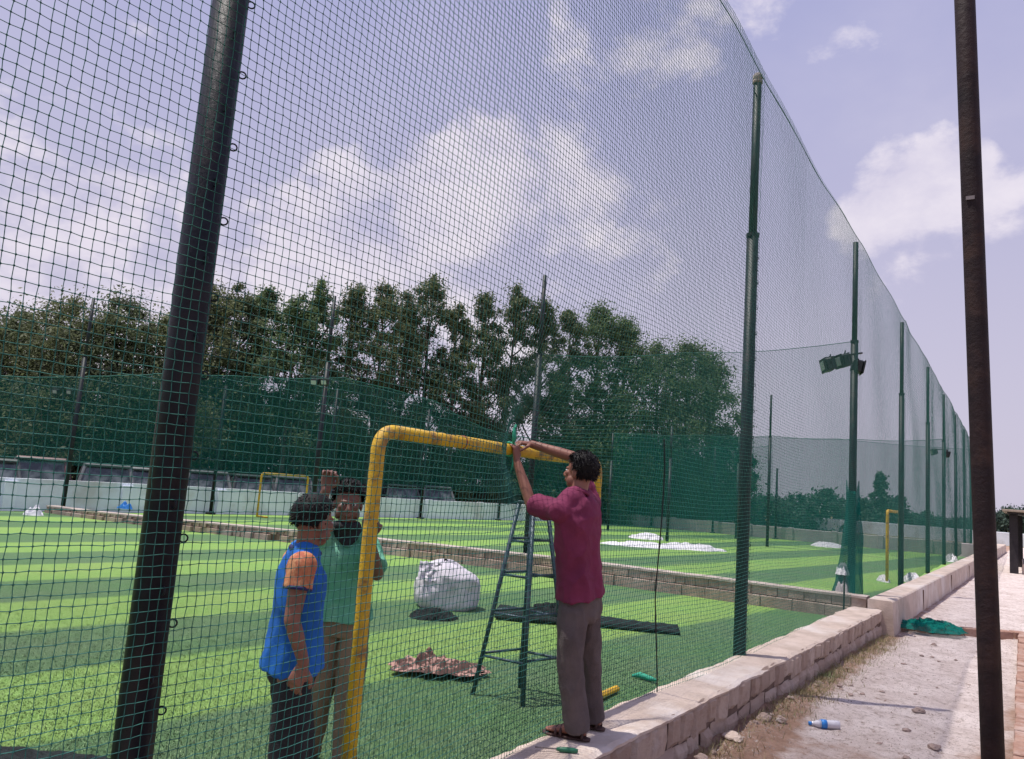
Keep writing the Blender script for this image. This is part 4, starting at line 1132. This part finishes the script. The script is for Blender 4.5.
row = [ # px, top, D, width px, crown start, leaf, words
 (-14, 318, 28, 92, .10, 0, 'broad dark tree cut by the left edge of the frame'),
 (30, 318, 30, 70, .12, 0, 'dark bushy tree second from the left edge behind the white wall'),
 (76, 303, 29, 86, .14, 1, 'olive tinged tree rising above the leftmost divider post'),
 (120, 301, 30, 76, .14, 0, 'dense tree with a knobbly top left of the thick foreground post'),
 (165, 318, 31, 74, .18, 1, 'olive tree with its right side behind the thick foreground post'),
 (212, 293, 34, 66, .30, 1, 'tree just right of the thick foreground post'),
 (240, 290, 35, 50, .38, 0, 'narrow dark tree second right of the thick foreground post'),
 (268, 291, 36, 52, .40, 2, 'narrow tree with sky gaps around its bare trunk, left of the divider post'),
 (300, 300, 35, 56, .34, 2, 'rounded green tree just left of the divider post with floodlights'),
 (322, 286, 36, 46, .38, 2, 'bright green tree directly behind the divider post with floodlights'),
 (352, 291, 38, 52, .38, 0, 'dark upright tree just right of the divider post with floodlights'),
 (385, 291, 39, 54, .40, 1, 'broad topped tree above the corner of the yellow goal'),
 (408, 300, 41, 50, .42, 0, 'dark tree left of the tallest tree'),
 (435, 276, 42, 54, .42, 0, 'tallest tree with a tufted top above the yellow crossbar'),
 (462, 306, 42, 36, .40, 1, 'slim yellowish tree just right of the tallest tree'),
 (488, 297, 44, 42, .44, 0, 'thin open tree with sky showing through, left of the ladder post'),
 (514, 292, 45, 44, .44, 0, 'open tree with a twiggy top just left of the tall ladder post'),
 (546, 304, 45, 44, .40, 0, 'dark tree directly behind the tall thin post'),
 (572, 308, 46, 40, .34, 0, 'dark tree just right of the tall thin post'),
 (600, 309, 47, 54, .26, 2, 'leafy green tree above the head of the man in maroon'),
 (628, 320, 47, 46, .22, 2, 'dense tree right of the leafy one above the man in maroon'),
 (662, 346, 48, 58, .12, 2, 'wide dense tree halfway between the man in maroon and the front fence post'),
 (690, 344, 48, 50, .12, 2, 'dense tree second from the right end of the row'),
 (712, 358, 49, 54, .10, 2, 'rounded tree ending the row beside the front fence post'),
]
for i, (px, py, D, wp, cf, li, l) in enumerate(row):
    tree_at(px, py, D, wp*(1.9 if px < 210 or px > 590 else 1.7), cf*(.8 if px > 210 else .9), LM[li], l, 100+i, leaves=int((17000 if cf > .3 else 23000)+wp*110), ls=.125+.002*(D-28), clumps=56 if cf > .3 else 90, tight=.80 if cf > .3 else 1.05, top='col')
# lower storey shrubs under the row
for i in range(26):
    px = -20+i*30; D = 30+i*.72
    p = at(px, (388 if px < 230 else 400+min(40, (px-230)*.2))+random.uniform(-14, 20), D); H = p.z+.2
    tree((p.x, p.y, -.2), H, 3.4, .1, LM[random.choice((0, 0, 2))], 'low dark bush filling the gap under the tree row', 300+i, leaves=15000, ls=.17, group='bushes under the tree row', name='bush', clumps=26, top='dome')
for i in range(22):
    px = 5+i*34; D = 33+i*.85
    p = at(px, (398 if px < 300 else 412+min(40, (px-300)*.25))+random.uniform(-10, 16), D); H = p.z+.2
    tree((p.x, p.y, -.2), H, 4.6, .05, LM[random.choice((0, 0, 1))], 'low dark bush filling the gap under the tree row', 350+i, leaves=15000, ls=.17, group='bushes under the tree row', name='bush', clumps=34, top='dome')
# distant trees on the right
far = [(745, 452, 66, 26, 'dome', 'small round tree peeping right of the front fence post'), (768, 497, 72, 52, 'dome', 'low hazy tree right of the front fence post'), (800, 498, 74, 44, 'dome', 'low hazy tree in the gap before the floodlight post'), (826, 494, 74, 50, 'dome', 'hazy rounded tree left of the floodlight post'),
       (866, 503, 78, 40, 'dome', 'low hazy tree just right of the floodlight post'), (881, 474, 74, 24, 'cone', 'distant pointed conifer standing above the far trees'), (898, 496, 76, 30, 'cone', 'hazy tree sloping beside the distant conifer'), (922, 514, 82, 36, 'dome', 'low hazy tree behind the far fence posts'), (945, 520, 84, 34, 'dome', 'lowest hazy tree near the end of the fence'), (965, 522, 88, 30, 'dome', 'small hazy tree at the very end of the fence'),
       (1009, 509, 92, 30, 'dome', 'small distant green tree right of the rusty pipe'), (988, 512, 95, 30, 'dome', 'distant green tree behind the rusty pipe'), (1034, 508, 96, 34, 'dome', 'distant tree behind the shed roof')]
for i, (px, py, D, wp, tp_, l) in enumerate(far):
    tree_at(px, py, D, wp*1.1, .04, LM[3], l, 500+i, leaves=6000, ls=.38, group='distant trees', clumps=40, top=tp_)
# boundary beyond, far right
fb_ = MB(); fb_.box((4, 78, .35), (44, .3, 1.1), bev=.03); o = fb_.build('boundary_wall', MT['white_wall']); tag(o, 'distant pale boundary wall right of the rusty pipe', 'wall')
# ------------------------------------------------------------------ people
def limb(mb, pts, radii, seg=16):
    pts = [Vector(p) for p in pts]
    for i in range(len(pts)-1):
        a, b_ = pts[i], pts[i+1]; ra, rb_ = radii[i], radii[i+1]
        mb.tube([a, a.lerp(b_, .35), a.lerp(b_, .7), b_], [ra, ra*.72+rb_*.28+.002, ra*.38+rb_*.62, rb_], seg)
    for p, r in zip(pts, radii): mb.ball(p, r, 14, 10)
def frame(up, lat):
    up = up.normalized(); lat = (lat - up*lat.dot(up)).normalized(); return lat, up.cross(lat), up
def torso(mb, pel, neck, lat0, lat1, rings, seg=28):
    ax_ = neck-pel; out = []
    for (u, ra, rb_, fo) in rings:
        k = min(1, max(0, u)); lat, fwd, up = frame(ax_, lat0.lerp(lat1, k))
        out.append((pel + ax_*u + fwd*fo, lat, fwd, ra, rb_, .9))
    mb.loft(out, seg)
def head(mb, c, f, u, s=1):
    r = f.cross(u).normalized(); A = (r, f, u)
    B = lambda x, y, z: c + r*x*s + f*y*s + u*z*s
    def bl(p, rad): mb.ball(B(*p), tuple(k*s for k in rad), 18, 12, A)
    bl((0, -.012, .025), (.074, .092, .088)); bl((0, .020, -.030), (.061, .068, .072)); bl((0, .040, -.074), (.040, .040, .034))
    bl((0, .076, .020), (.046, .016, .011)); bl((0, .086, -.052), (.024, .012, .007)); bl((0, .084, -.061), (.021, .012, .007))
    for q in (-1, 1): bl((q*.036, .062, -.012), (.022, .022, .020)); bl((q*.076, -.004, -.010), (.009, .020, .030)); bl((q*.055, .03, -.055), (.016, .03, .03))
    mb.tube([B(0, .084, .012), B(0, .098, -.010), B(0, .108, -.026)], [.008*s, .011*s, .013*s], 10); mb.ball(B(0, .104, -.026), .013*s, 10, 8)
    for q in (-1, 1): mb.ball(B(q*.012, .094, -.029), .009*s, 8, 6)
    return r
def hand(mb, wrist, fd, pn, td, curl=.6, s=1, spread=.05, thumb_in=.3):
    """fd: finger direction, pn: way the palm faces, td: side of the thumb"""
    fd = fd.normalized(); pn = (pn-fd*pn.dot(fd)).normalized(); td = (td-fd*td.dot(fd)-pn*td.dot(pn)).normalized()
    mb.loft([(wrist-fd*.012*s, td, pn, .024*s, .018*s), (wrist+fd*.02*s, td, pn, .032*s, .017*s), (wrist+fd*.06*s, td, pn, .040*s, .015*s), (wrist+fd*.088*s, td, pn, .039*s, .012*s), (wrist+fd*.096*s, td, pn, .034*s, .008*s)], 16)
    for k, (off, L) in enumerate(((.031, .070), (.0105, .079), (-.0105, .073), (-.031, .057))):
        p = wrist + fd*(.084*s) + td*(off*s); a = curl*.35; pts = [wrist+fd*.06*s+td*off*s*.9, p]
        for j, part in enumerate((.45, .30, .25)):
            a += curl*(.35 if j == 0 else .75)
            d = (fd*math.cos(a) + pn*math.sin(a) + td*(spread*off/.03)).normalized(); p = p + d*(L*part*s); pts.append(p)
        rr = [.0095*s, .0092*s, .0085*s, .0078*s, .0066*s]
        mb.tube(pts, rr, 10)
        for q, r_ in zip(pts[1:], rr[1:]): mb.ball(q, r_, 10, 6)
    p0 = wrist+fd*.022*s+td*.024*s; p1 = p0+(td*.75+fd*.55+pn*.25).normalized()*.040*s; p2 = p1+(td*(.35-thumb_in)+fd*.8+pn*(.25+thumb_in)).normalized()*.032*s; p3 = p2+(fd*.8+pn*(.3+thumb_in)-td*.1*thumb_in).normalized()*.024*s
    mb.tube([p0, p1, p2, p3], [.014*s, .012*s, .0105*s, .008*s], 10)
    for q, r_ in ((p0, .014), (p1, .012), (p2, .0105), (p3, .008)): mb.ball(q, r_*s, 10, 6)
def foot(mb, ankle, toe_dir, zs, L=.235, s=1):
    d = Vector((toe_dir.x, toe_dir.y, 0)).normalized(); lat = Vector((-d.y, d.x, 0)); up = Vector((0, 0, 1))
    h = Vector((ankle.x, ankle.y, zs)) - d*.06
    mb.loft([(h-d*.005+up*.03, lat, up, .018, .022), (h+d*.02+up*.032, lat, up, .030, .030), (h+d*.07+up*.042, lat, up, .034, .040), (h+d*.13+up*.030, lat, up, .040, .028), (h+d*.18+up*.020, lat, up, .044, .018), (h+d*.225+up*.014, lat, up, .036, .012), (h+d*.245+up*.012, lat, up, .018, .008)], 16)
    mb.tube([Vector((ankle.x, ankle.y, zs+.04)), ankle], [.036, .036], 14)
    return h, d, lat
def shoe(name, m, parent, off, ankle, toe_dir, zs, open_=True):
    d = Vector((toe_dir.x, toe_dir.y, 0)).normalized(); lat = Vector((-d.y, d.x, 0)); up = Vector((0, 0, 1)); h = Vector((ankle.x, ankle.y, zs)) - d*.06
    b_ = MB(); ring = []
    for (x, wd) in ((-.03, .016), (-.015, .032), (.05, .038), (.12, .044), (.18, .050), (.23, .042), (.262, .018)):
        ring.append((h+d*x+up*.004, lat, up, wd, .011))
    b_.loft(ring, 16)
    if open_:
        for x, w_, hh in ((.17, .048, .044), (.14, .047, .055), (.01, .036, .055)):
            b_.tube([h+d*x+lat*(w_*math.cos(PI*k/8))+up*(.006+hh*math.sin(PI*k/8)) for k in range(9)], .009, 8)
    else:
        b_.loft([(h-d*.02+up*.04, lat, up, .022, .036), (h+d*.03+up*.045, lat, up, .038, .044), (h+d*.10+up*.042, lat, up, .044, .042), (h+d*.18+up*.030, lat, up, .050, .030), (h+d*.24+up*.02, lat, up, .040, .020), (h+d*.26+up*.016, lat, up, .020, .010)], 16)
    return b_.build(name, m, parent, off, smooth=True)
def hair(parent, off, c, f, u, m, s=1, thick=.020, tufts=900, seed=1, fringe=.045, nape=-.055, wild=.25):
    r = f.cross(u).normalized(); bm2 = bmesh.new(); bmesh.ops.create_icosphere(bm2, subdivisions=5, radius=1); kill = []
    for v in bm2.verts:
        p = v.co.copy()                                  # x right, y front, z up on the head
        y, z = p.y, p.z
        lowlim = nape/.1*1.0 if y < -.1 else (-.15 if y < .25 else fringe/.1*(.55+.45*min(1, (y-.25)/.5)))
        lowlim += .10*noise.noise(p*5+Vector((seed, 0, 0)))
        if z < lowlim: kill.append(v)
        k = 1+ .5*wild*noise.noise(p*3.2+Vector((seed*3, 0, 0))) + .10*noise.noise(p*8+Vector((0, seed, 0)))
        t_ = thick*(.55+.6*max(0, z))*(1 if z > lowlim+.12 else .45)
        R = Vector((.076, .094, .091))
        q = Vector((p.x*(R.x+t_*k), p.y*(R.y+t_*k), p.z*(R.z+t_*k)))
        v.co = c + r*(q.x*s) + f*((q.y-.012)*s) + u*((q.z+.025)*s) - off
    bmesh.ops.delete(bm2, geom=kill, context='VERTS')
    rnd = random.Random(seed); bm2.verts.ensure_lookup_table(); bm2.normal_update()
    vs = [(v.co.copy(), v.normal.copy()) for v in bm2.verts]
    for i in range(tufts):
        p, n_ = rnd.choice(vs); d = (n_*wild - u*rnd.uniform(.1, .6) + f*rnd.uniform(-.4, .5) + r*rnd.uniform(-.4, .4)).normalized(); e = d.cross(n_)
        if e.length < .1: continue
        e.normalize(); L = rnd.uniform(.010, .022)*s; w_ = rnd.uniform(.0015, .004)*s
        a, b2, c2, d2 = (bm2.verts.new(p - n_*.004*s + e*w_), bm2.verts.new(p - n_*.004*s - e*w_), bm2.verts.new(p + d*L*.6 - e*w_*.7 + n_*.002), bm2.verts.new(p + d*L))
        bm2.faces.new((a, b2, c2)); bm2.faces.new((a, c2, d2))
    me = bpy.data.meshes.new('hair'); bm2.to_mesh(me); bm2.free()
    return link_mesh('hair', me, m, parent, True)
def eyes(parent, off, c, f, u, s=1):
    r = f.cross(u).normalized()
    for q in (-1, 1):
        p = c + r*(.030*s*q) + f*(.074*s) + u*(.004*s)
        e = MB().ball(p, (.0135*s, .011*s, .0085*s), 12, 8, (r, f, u)).build('eye', MT['eye'], parent, off, smooth=True)
        MB().ball(p+f*.0075*s, (.006*s, .005*s, .006*s), 10, 8, (r, f, u)).build('iris', MT['iris'], e, off, smooth=True)
UP = Vector((0, 0, 1))

# ---- man in the maroon shirt, standing on the wall cap, both hands on the crossbar
def man_maroon():
    bar = Vector((-.45, 4.27, 1.885))
    zt = .205
    hipL, hipR = at(574, 601, 4.72), at(587, 600, 4.86)
    pel = (hipL+hipR)/2
    neck = at(577, 497, 4.78)
    shL, shR = at(559, 511, 4.66), at(590, 505, 4.95)
    kneeL, kneeR = at(569, 660, 4.66), at(589, 660, 4.86)
    ankL, ankR = at(576, 722, 4.66), at(592, 713, 4.90)
    ankL.z = zt+.085; ankR.z = zt+.085
    elL = at(531, 504, 4.87); wrL = bar + Vector((.060, -.015, -.075))
    elR = at(573, 457, 5.04); wrR = bar + Vector((.085, .115, .045))
    off = Vector((ankL.x, ankL.y, zt))
    lat1 = (shR-shL).normalized(); lat0 = (hipR-hipL).normalized()
    hc = at(580, 473, 4.84); hf = (at(540, 468, 5.0)-hc); hf.z = .03; hf = hf.normalized(); hu = (UP - hf*hf.dot(UP)).normalized()
    b_ = MB()
    torso(b_, pel, neck, lat0, lat1, [(-.08, .09, .07, 0), (0, .120, .078, 0), (.2, .130, .088, 0), (.42, .130, .093, .005), (.62, .150, .105, .005), (.8, .160, .105, 0), (.92, .140, .08, -.01), (1.0, .062, .056, 0)])
    b_.tube([shL, neck-UP*.03, shR], [.05, .058, .05], 14)
    b_.tube([neck-UP*.04, neck.lerp(hc-hu*.05-hf*.015, .5), hc-hu*.03-hf*.015], [.060, .054, .056], 16)
    r = head(b_, hc, hf, hu, .98)
    limb(b_, [shL, elL, wrL], [.048, .037, .026]); limb(b_, [shR, elR, wrR], [.048, .037, .026])
    limb(b_, [hipL-UP*.05, kneeL, ankL], [.064, .055, .037]); limb(b_, [hipR-UP*.05, kneeR, ankR], [.064, .055, .037])
    hand(b_, wrL, Vector((-.10, .0, 1)), Vector((-1, 0, -.1)), Vector((0, 1, 0)), 1.05, .98, thumb_in=.1)
    hand(b_, wrR, Vector((-.55, -.75, .05)), Vector((-.15, .1, -1)), Vector((.75, -.6, 0)), 1.0, .98, thumb_in=.4)
    tdL = at(548, 729, 4.7)-at(586, 735, 4.6); tdR = Vector((-.80, .02, 0)); tdL = Vector((-.86, -.16, 0))
    foot(b_, ankL, tdL, zt+.014); foot(b_, ankR, tdR, zt+.014)
    body = remesh('person', b_, .0048, MT['skin'], None, off, 4); body.location = off
    tag(body, 'man in maroon shirt and grey-brown trousers standing on the wall, tying net to the crossbar', 'person')
    s_ = MB()
    torso(s_, pel, neck, lat0, lat1, [(.045, .172, .130, .0), (.10, .169, .126, .0), (.25, .158, .118, .0), (.45, .155, .114, .008), (.65, .170, .122, .008), (.82, .176, .120, .0), (.93, .150, .092, -.01), (1.0, .084, .076, -.005)])
    s_.tube([shL, shL.lerp(neck, .5)+UP*.012, neck-UP*.015], [.066, .070, .080], 16); s_.tube([shR, shR.lerp(neck, .5)+UP*.012, neck-UP*.015], [.066, .070, .080], 16)
    for a, e in ((shL, elL), (shR, elR)):
        c_ = a.lerp(e, .80); s_.ball(a, .066, 16, 10); s_.tube([a, a.lerp(e, .4), c_], [.066, .066, .070], 18)
    sh_ = remesh('shirt', s_, .0065, MT['maroon'], body, off, 4, folds=.017, ffreq=7.5, fseed=1, fstretch=(1, 1, .75))
    lc, fc, uc = frame(neck-pel, lat1)
    cl = MB(); ring = []
    nd = (hc-hu*.05-hf*.015-neck).normalized(); ln, fn, un = frame(nd, lat1)
    pts = [neck+un*(.020+.012*math.cos(t_))+ln*(.071*math.cos(t_-PI/2))+fn*(.066*math.sin(t_-PI/2)) for t_ in [2*PI*k/24 for k in range(25)]]
    cl.tube(pts, .008, 8); cl.tube([p-un*.014+(p-neck).normalized()*.005 for p in pts], .010, 8)
    cl.build('collar', MT['maroon'], sh_, off, smooth=True)
    t_ = MB()
    torso(t_, pel, neck, lat0, lat1, [(-.18, .10, .10, 0), (-.10, .152, .110, 0), (.02, .150, .107, 0), (.10, .142, .100, 0), (.22, .132, .092, 0)])
    for h_, k_, a_ in ((hipL, kneeL, ankL), (hipR, kneeR, ankR)):
        cuff = a_ + Vector((.012, 0, -.035)); h2 = h_-UP*.07
        t_.tube([h2, h2.lerp(k_, .5), k_, k_.lerp(cuff, .5), cuff], [.086, .083, .074, .070, .070], 20); t_.ball(h2, .086, 16, 10)
    remesh('trousers', t_, .0065, MT['trouser'], body, off, 4, folds=.017, ffreq=8, fseed=2, fstretch=(1, 1, .45))
    hair(body, off, hc, hf, hu, MT['hair'], .98, .022, 1500, 3, .05, -.06, .5); eyes(body, off, hc, hf, hu, .98)
    shoe('sandal', MT['sandal'], body, off, ankL, tdL, zt); shoe('sandal', MT['sandal'], body, off, ankR, tdR, zt)
    # the rope he is tying
    rp_ = MB(); q = bar + Vector((.0, -.02, 0)); rp_.ring(q, .043, .007, (0, 1, .1), 20, 6); rp_.ring(q+Vector((0, .016, 0)), .043, .007, (0, 1, -.15), 20, 6)
    rp_.tube([q+Vector((.03, 0, .03)), q+Vector((.04, -.01, .08)), q+Vector((.03, .0, .13)), q+Vector((.035, .01, .16))], [.008, .013, .012, .006], 8)
    rp_.tube([q+Vector((.04, 0, -.03)), q+Vector((.05, -.02, -.09)), q+Vector((.04, -.02, -.15))], [.007, .006, .005], 8)
    tag(rp_.build('tie_rope', MT['rope'], smooth=True), 'short green rope tied round the crossbar in the man\'s hands', 'rope')
man_maroon()

# ---- boy in the blue vest, seen from behind, hands held low
def boy():
    D0 = 3.42
    hc = at(314, 522, D0+.02); hf = (CR*.66 + CF*.72); hf.z = -.05; hf.normalize(); hu = (UP-hf*hf.dot(UP)).normalized()
    neck = at(305, 553, D0)
    shR, shL = at(302, 566, D0-.135), at(295, 560, D0+.17)
    pel = at(293, 662, D0); lat0 = (shR-shL); lat0.z = 0; lat0.normalize(); lat1 = lat0
    hipR, hipL = pel+lat0*.075-UP*.02, pel-lat0*.075-UP*.02
    fwd = UP.cross(lat0)
    ankR = Vector((hipR.x, hipR.y, .085)) - fwd*.03; ankL = Vector((hipL.x, hipL.y, .085)) + fwd*.05
    kneeR = hipR.lerp(ankR, .5)+fwd*.03; kneeL = hipL.lerp(ankL, .5)+fwd*.04
    elR = at(292, 620, D0-.20); wrR = at(304, 664, D0-.20)
    elL = at(300, 622, D0+.20); wrL = at(312, 668, D0+.04)
    off = Vector((pel.x, pel.y, 0)); s = .94
    b_ = MB()
    torso(b_, pel, neck, lat0, lat1, [(-.14, .085, .075, 0), (0, .135, .095, 0), (.2, .125, .09, 0), (.42, .12, .085, .0), (.62, .135, .095, .0), (.8, .142, .093, 0), (.92, .12, .072, -.01), (1.0, .055, .052, 0)])
    b_.tube([shL, neck-UP*.03, shR], [.045, .052, .045], 14)
    b_.tube([neck-UP*.04, neck.lerp(hc-hu*.05-hf*.015, .5), hc-hu*.03-hf*.015], [.054, .048, .052], 16)
    head(b_, hc, hf, hu, s)
    limb(b_, [shL, elL, wrL], [.042, .033, .023]); limb(b_, [shR, elR, wrR], [.042, .033, .023])
    limb(b_, [hipL, kneeL, ankL], [.072, .05, .035]); limb(b_, [hipR, kneeR, ankR], [.072, .05, .035])
    hand(b_, wrR, Vector((0, 0, -1))*.9-CR*.35, (CF+CR*.3), Vector((CR.x, CR.y, 0))*1.0, .55, .92)
    hand(b_, wrL, Vector((0, 0, -1))*.8-CR*.5, -(CF)*.8-CR*.3, Vector((CR.x, CR.y, 0)), .8, .92)
    foot(b_, ankR, fwd, .012); foot(b_, ankL, fwd, .012)
    body = remesh('person', b_, .0048, MT['skin'], None, off, 4); body.location = off
    tag(body, 'boy in bright blue sleeveless vest over orange sleeves and black trousers, back turned', 'person')
    s_ = MB()
    torso(s_, pel, neck, lat0, lat1, [(-.02, .166, .134, -.005), (.05, .160, .128, -.005), (.25, .146, .112, -.002), (.45, .138, .104, .0), (.65, .146, .106, .0), (.82, .142, .098, -.004), (.93, .108, .074, -.01), (.99, .070, .066, -.005)])
    for a in (shR, shL): s_.tube([a.lerp(neck, .30), a.lerp(neck, .7)+UP*.008, neck-UP*.01], [.050, .060, .066], 16)
    remesh('vest', s_, .006, MT['blue_vest'], body, off, 4, folds=.014, ffreq=7.5, fseed=4)
    t_ = MB(); t_.ring(neck+UP*.012, .062, .012, (neck-pel)+hf*.1, 24, 8)
    t_.build('collar', MT['navy'], body, off, smooth=True)
    for a, e in ((shR, elR), (shL, elL)):
        q = MB(); c_ = a.lerp(e, .42); q.ball(a, .060, 16, 10); q.tube([a, a.lerp(e, .22), c_], [.060, .058, .060], 18)
        sl_ = remesh('sleeve', q, .006, MT['orange'], body, off, 3, folds=.006, ffreq=12, fseed=5)
        dn = (e-a).normalized(); MB().tube([c_-dn*.008, c_+dn*.006], [.0605, .060], 20).build('cuff', MT['navy'], sl_, off, smooth=True)
    q = MB()
    torso(q, pel, neck, lat0, lat1, [(-.18, .09, .09, 0), (-.10, .132, .102, 0), (.03, .128, .098, 0), (.08, .115, .09, 0)])
    for h_, k_, a_ in ((hipL, kneeL, ankL), (hipR, kneeR, ankR)):
        h_ = h_-UP*.07; q.tube([h_, h_.lerp(k_, .5), k_, k_.lerp(a_, .5), a_-UP*.04], [.080, .082, .080, .080, .082], 20); q.ball(h_, .080, 16, 10)
    remesh('trousers', q, .0065, MT['black_cloth'], body, off, 5, folds=.010, ffreq=8, fseed=6, fstretch=(1, 1, .4))
    hair(body, off, hc, hf, hu, MT['hair'], s, .018, 900, 8, .045, -.045, .12); eyes(body, off, hc, hf, hu, s)
    shoe('shoe', MT['black_cloth'], body, off, ankR, fwd, .0, False); shoe('shoe', MT['black_cloth'], body, off, ankL, fwd, .0, False)
boy()

# ---- man in the green polo, facing the camera, one arm raised, other hand on the goal post
def man_green():
    D0 = 4.50
    hc = at(348, 504, D0); hf = (-CF*.95 + CR*.22); hf.z = -.06; hf.normalize(); hu = (UP-hf*hf.dot(UP)).normalized()
    neck = at(347, 534, D0+.03)
    shR, shL = at(327, 544, D0), at(368, 545, D0+.02)
    pel = at(341, 618, D0); lat1 = (shR-shL).normalized(); lat0 = lat1.copy(); lat0.z = 0; lat0.normalize()
    fwd = UP.cross(lat0)
    hipR, hipL = pel+lat0*.085-UP*.02, pel-lat0*.085-UP*.02
    kneeR, kneeL = at(323, 680, D0-.02), at(349, 685, D0-.05)
    ankR, ankL = at(309, 742, D0+.05), at(345, 746, D0-.02); ankR.z = ankL.z = .085
    elR = at(315, 524, D0-.14); wrR = at(326, 490, D0-.18)
    post = Vector((-.45, 3.02, at(370, 526, 4.0).z))
    elL = at(377, 574, D0-.22); wrL = post + Vector((-.055, .055, -.055))
    off = Vector((pel.x, pel.y, 0)); b_ = MB()
    torso(b_, pel, neck, lat0, lat1, [(-.08, .09, .07, 0), (0, .120, .078, 0), (.2, .130, .088, 0), (.42, .130, .093, .005), (.62, .150, .105, .005), (.8, .160, .105, 0), (.92, .140, .08, -.01), (1.0, .062, .056, 0)])
    b_.tube([shL, neck-UP*.03, shR], [.05, .058, .05], 14)
    b_.tube([neck-UP*.04, neck.lerp(hc-hu*.05-hf*.015, .5), hc-hu*.03-hf*.015], [.058, .052, .055], 16)
    head(b_, hc, hf, hu, 1.0)
    limb(b_, [shL, elL, wrL], [.048, .036, .026]); limb(b_, [shR, elR, wrR], [.048, .036, .026])
    limb(b_, [hipL, kneeL, ankL], [.080, .055, .037]); limb(b_, [hipR, kneeR, ankR], [.080, .055, .037])
    hand(b_, wrR, Vector((0, 0, 1))+CR*.1, -CF+CR*.2, CR*1.0, 1.25, 1.0, thumb_in=.5)
    d_ = (post+Vector((0, 0, .03))-wrL); hand(b_, wrL, Vector((.55, -.1, .75)), Vector((.4, -.9, 0)), Vector((-.6, -.3, .6)), .9, 1.0)
    foot(b_, ankR, fwd, .012); foot(b_, ankL, fwd, .012)
    body = remesh('person', b_, .0048, MT['skin_dark'], None, off, 4); body.location = off
    tag(body, 'man in green polo and khaki trousers with raised fist, gripping the yellow post', 'person')
    s_ = MB()
    torso(s_, pel, neck, lat0, lat1, [(.0, .178, .136, .0), (.06, .173, .131, .0), (.25, .158, .116, .0), (.45, .154, .112, .005), (.65, .166, .120, .005), (.82, .172, .118, .0), (.93, .150, .092, -.01), (1.0, .080, .074, -.005)])
    for a, e in ((shL, elL), (shR, elR)):
        s_.tube([a, a.lerp(neck, .5)+UP*.012, neck-UP*.015], [.064, .068, .078], 16)
        c_ = a.lerp(e, .78); s_.ball(a, .064, 16, 10); s_.tube([a, a.lerp(e, .4), c_], [.064, .062, .064], 18)
    sh_ = remesh('polo_shirt', s_, .0065, MT['green_polo'], body, off, 4, folds=.016, ffreq=7.5, fseed=11, fstretch=(1, 1, .6))
    # dark scarf over the chin and open collar
    q = MB()
    for k in range(3):
        c_ = neck.lerp(hc-hu*.07, .10+.22*k); q.ring(c_+hf*(.012+.012*k), .066-.003*k, .022, (hu+hf*(.25-.12*k)), 22, 8)
    q.loft([(neck+hf*.075+UP*.02, lat1, hf, .07, .03), (neck+hf*.100-UP*.02, lat1, hf, .055, .022), (neck+hf*.115-UP*.05, lat1, hf, .02, .012)], 14)
    remesh('scarf', q, .006, MT['black_cloth'], body, off, 3, folds=.006, ffreq=16, fseed=12)
    q = MB(); front = frame(neck-pel, lat1)[1]
    q.tube([neck+front*(.085+.03*u)-UP*(.04+.14*u) for u in (0, .5, 1)], .008, 6); q.build('placket', MT['green_polo'], sh_, off, smooth=True)
    q = MB()
    torso(q, pel, neck, lat0, lat1, [(-.18, .10, .10, 0), (-.10, .150, .108, 0), (.04, .146, .104, 0), (.10, .13, .095, 0)])
    for h_, k_, a_ in ((hipL, kneeL, ankL), (hipR, kneeR, ankR)):
        h_ = h_-UP*.07; q.tube([h_, h_.lerp(k_, .5), k_, k_.lerp(a_, .5), a_-UP*.04], [.084, .082, .072, .068, .068], 20); q.ball(h_, .084, 16, 10)
    remesh('trousers', q, .0065, MT['khaki'], body, off, 4, folds=.017, ffreq=8, fseed=13, fstretch=(1, 1, .45))
    hair(body, off, hc, hf, hu, MT['hair'], 1.0, .024, 1300, 14, .050, -.03, .42); eyes(body, off, hc, hf, hu, 1.0)
    shoe('shoe', MT['black_cloth'], body, off, ankR, fwd, .0, False); shoe('shoe', MT['black_cloth'], body, off, ankL, fwd, .0, False)
man_green()
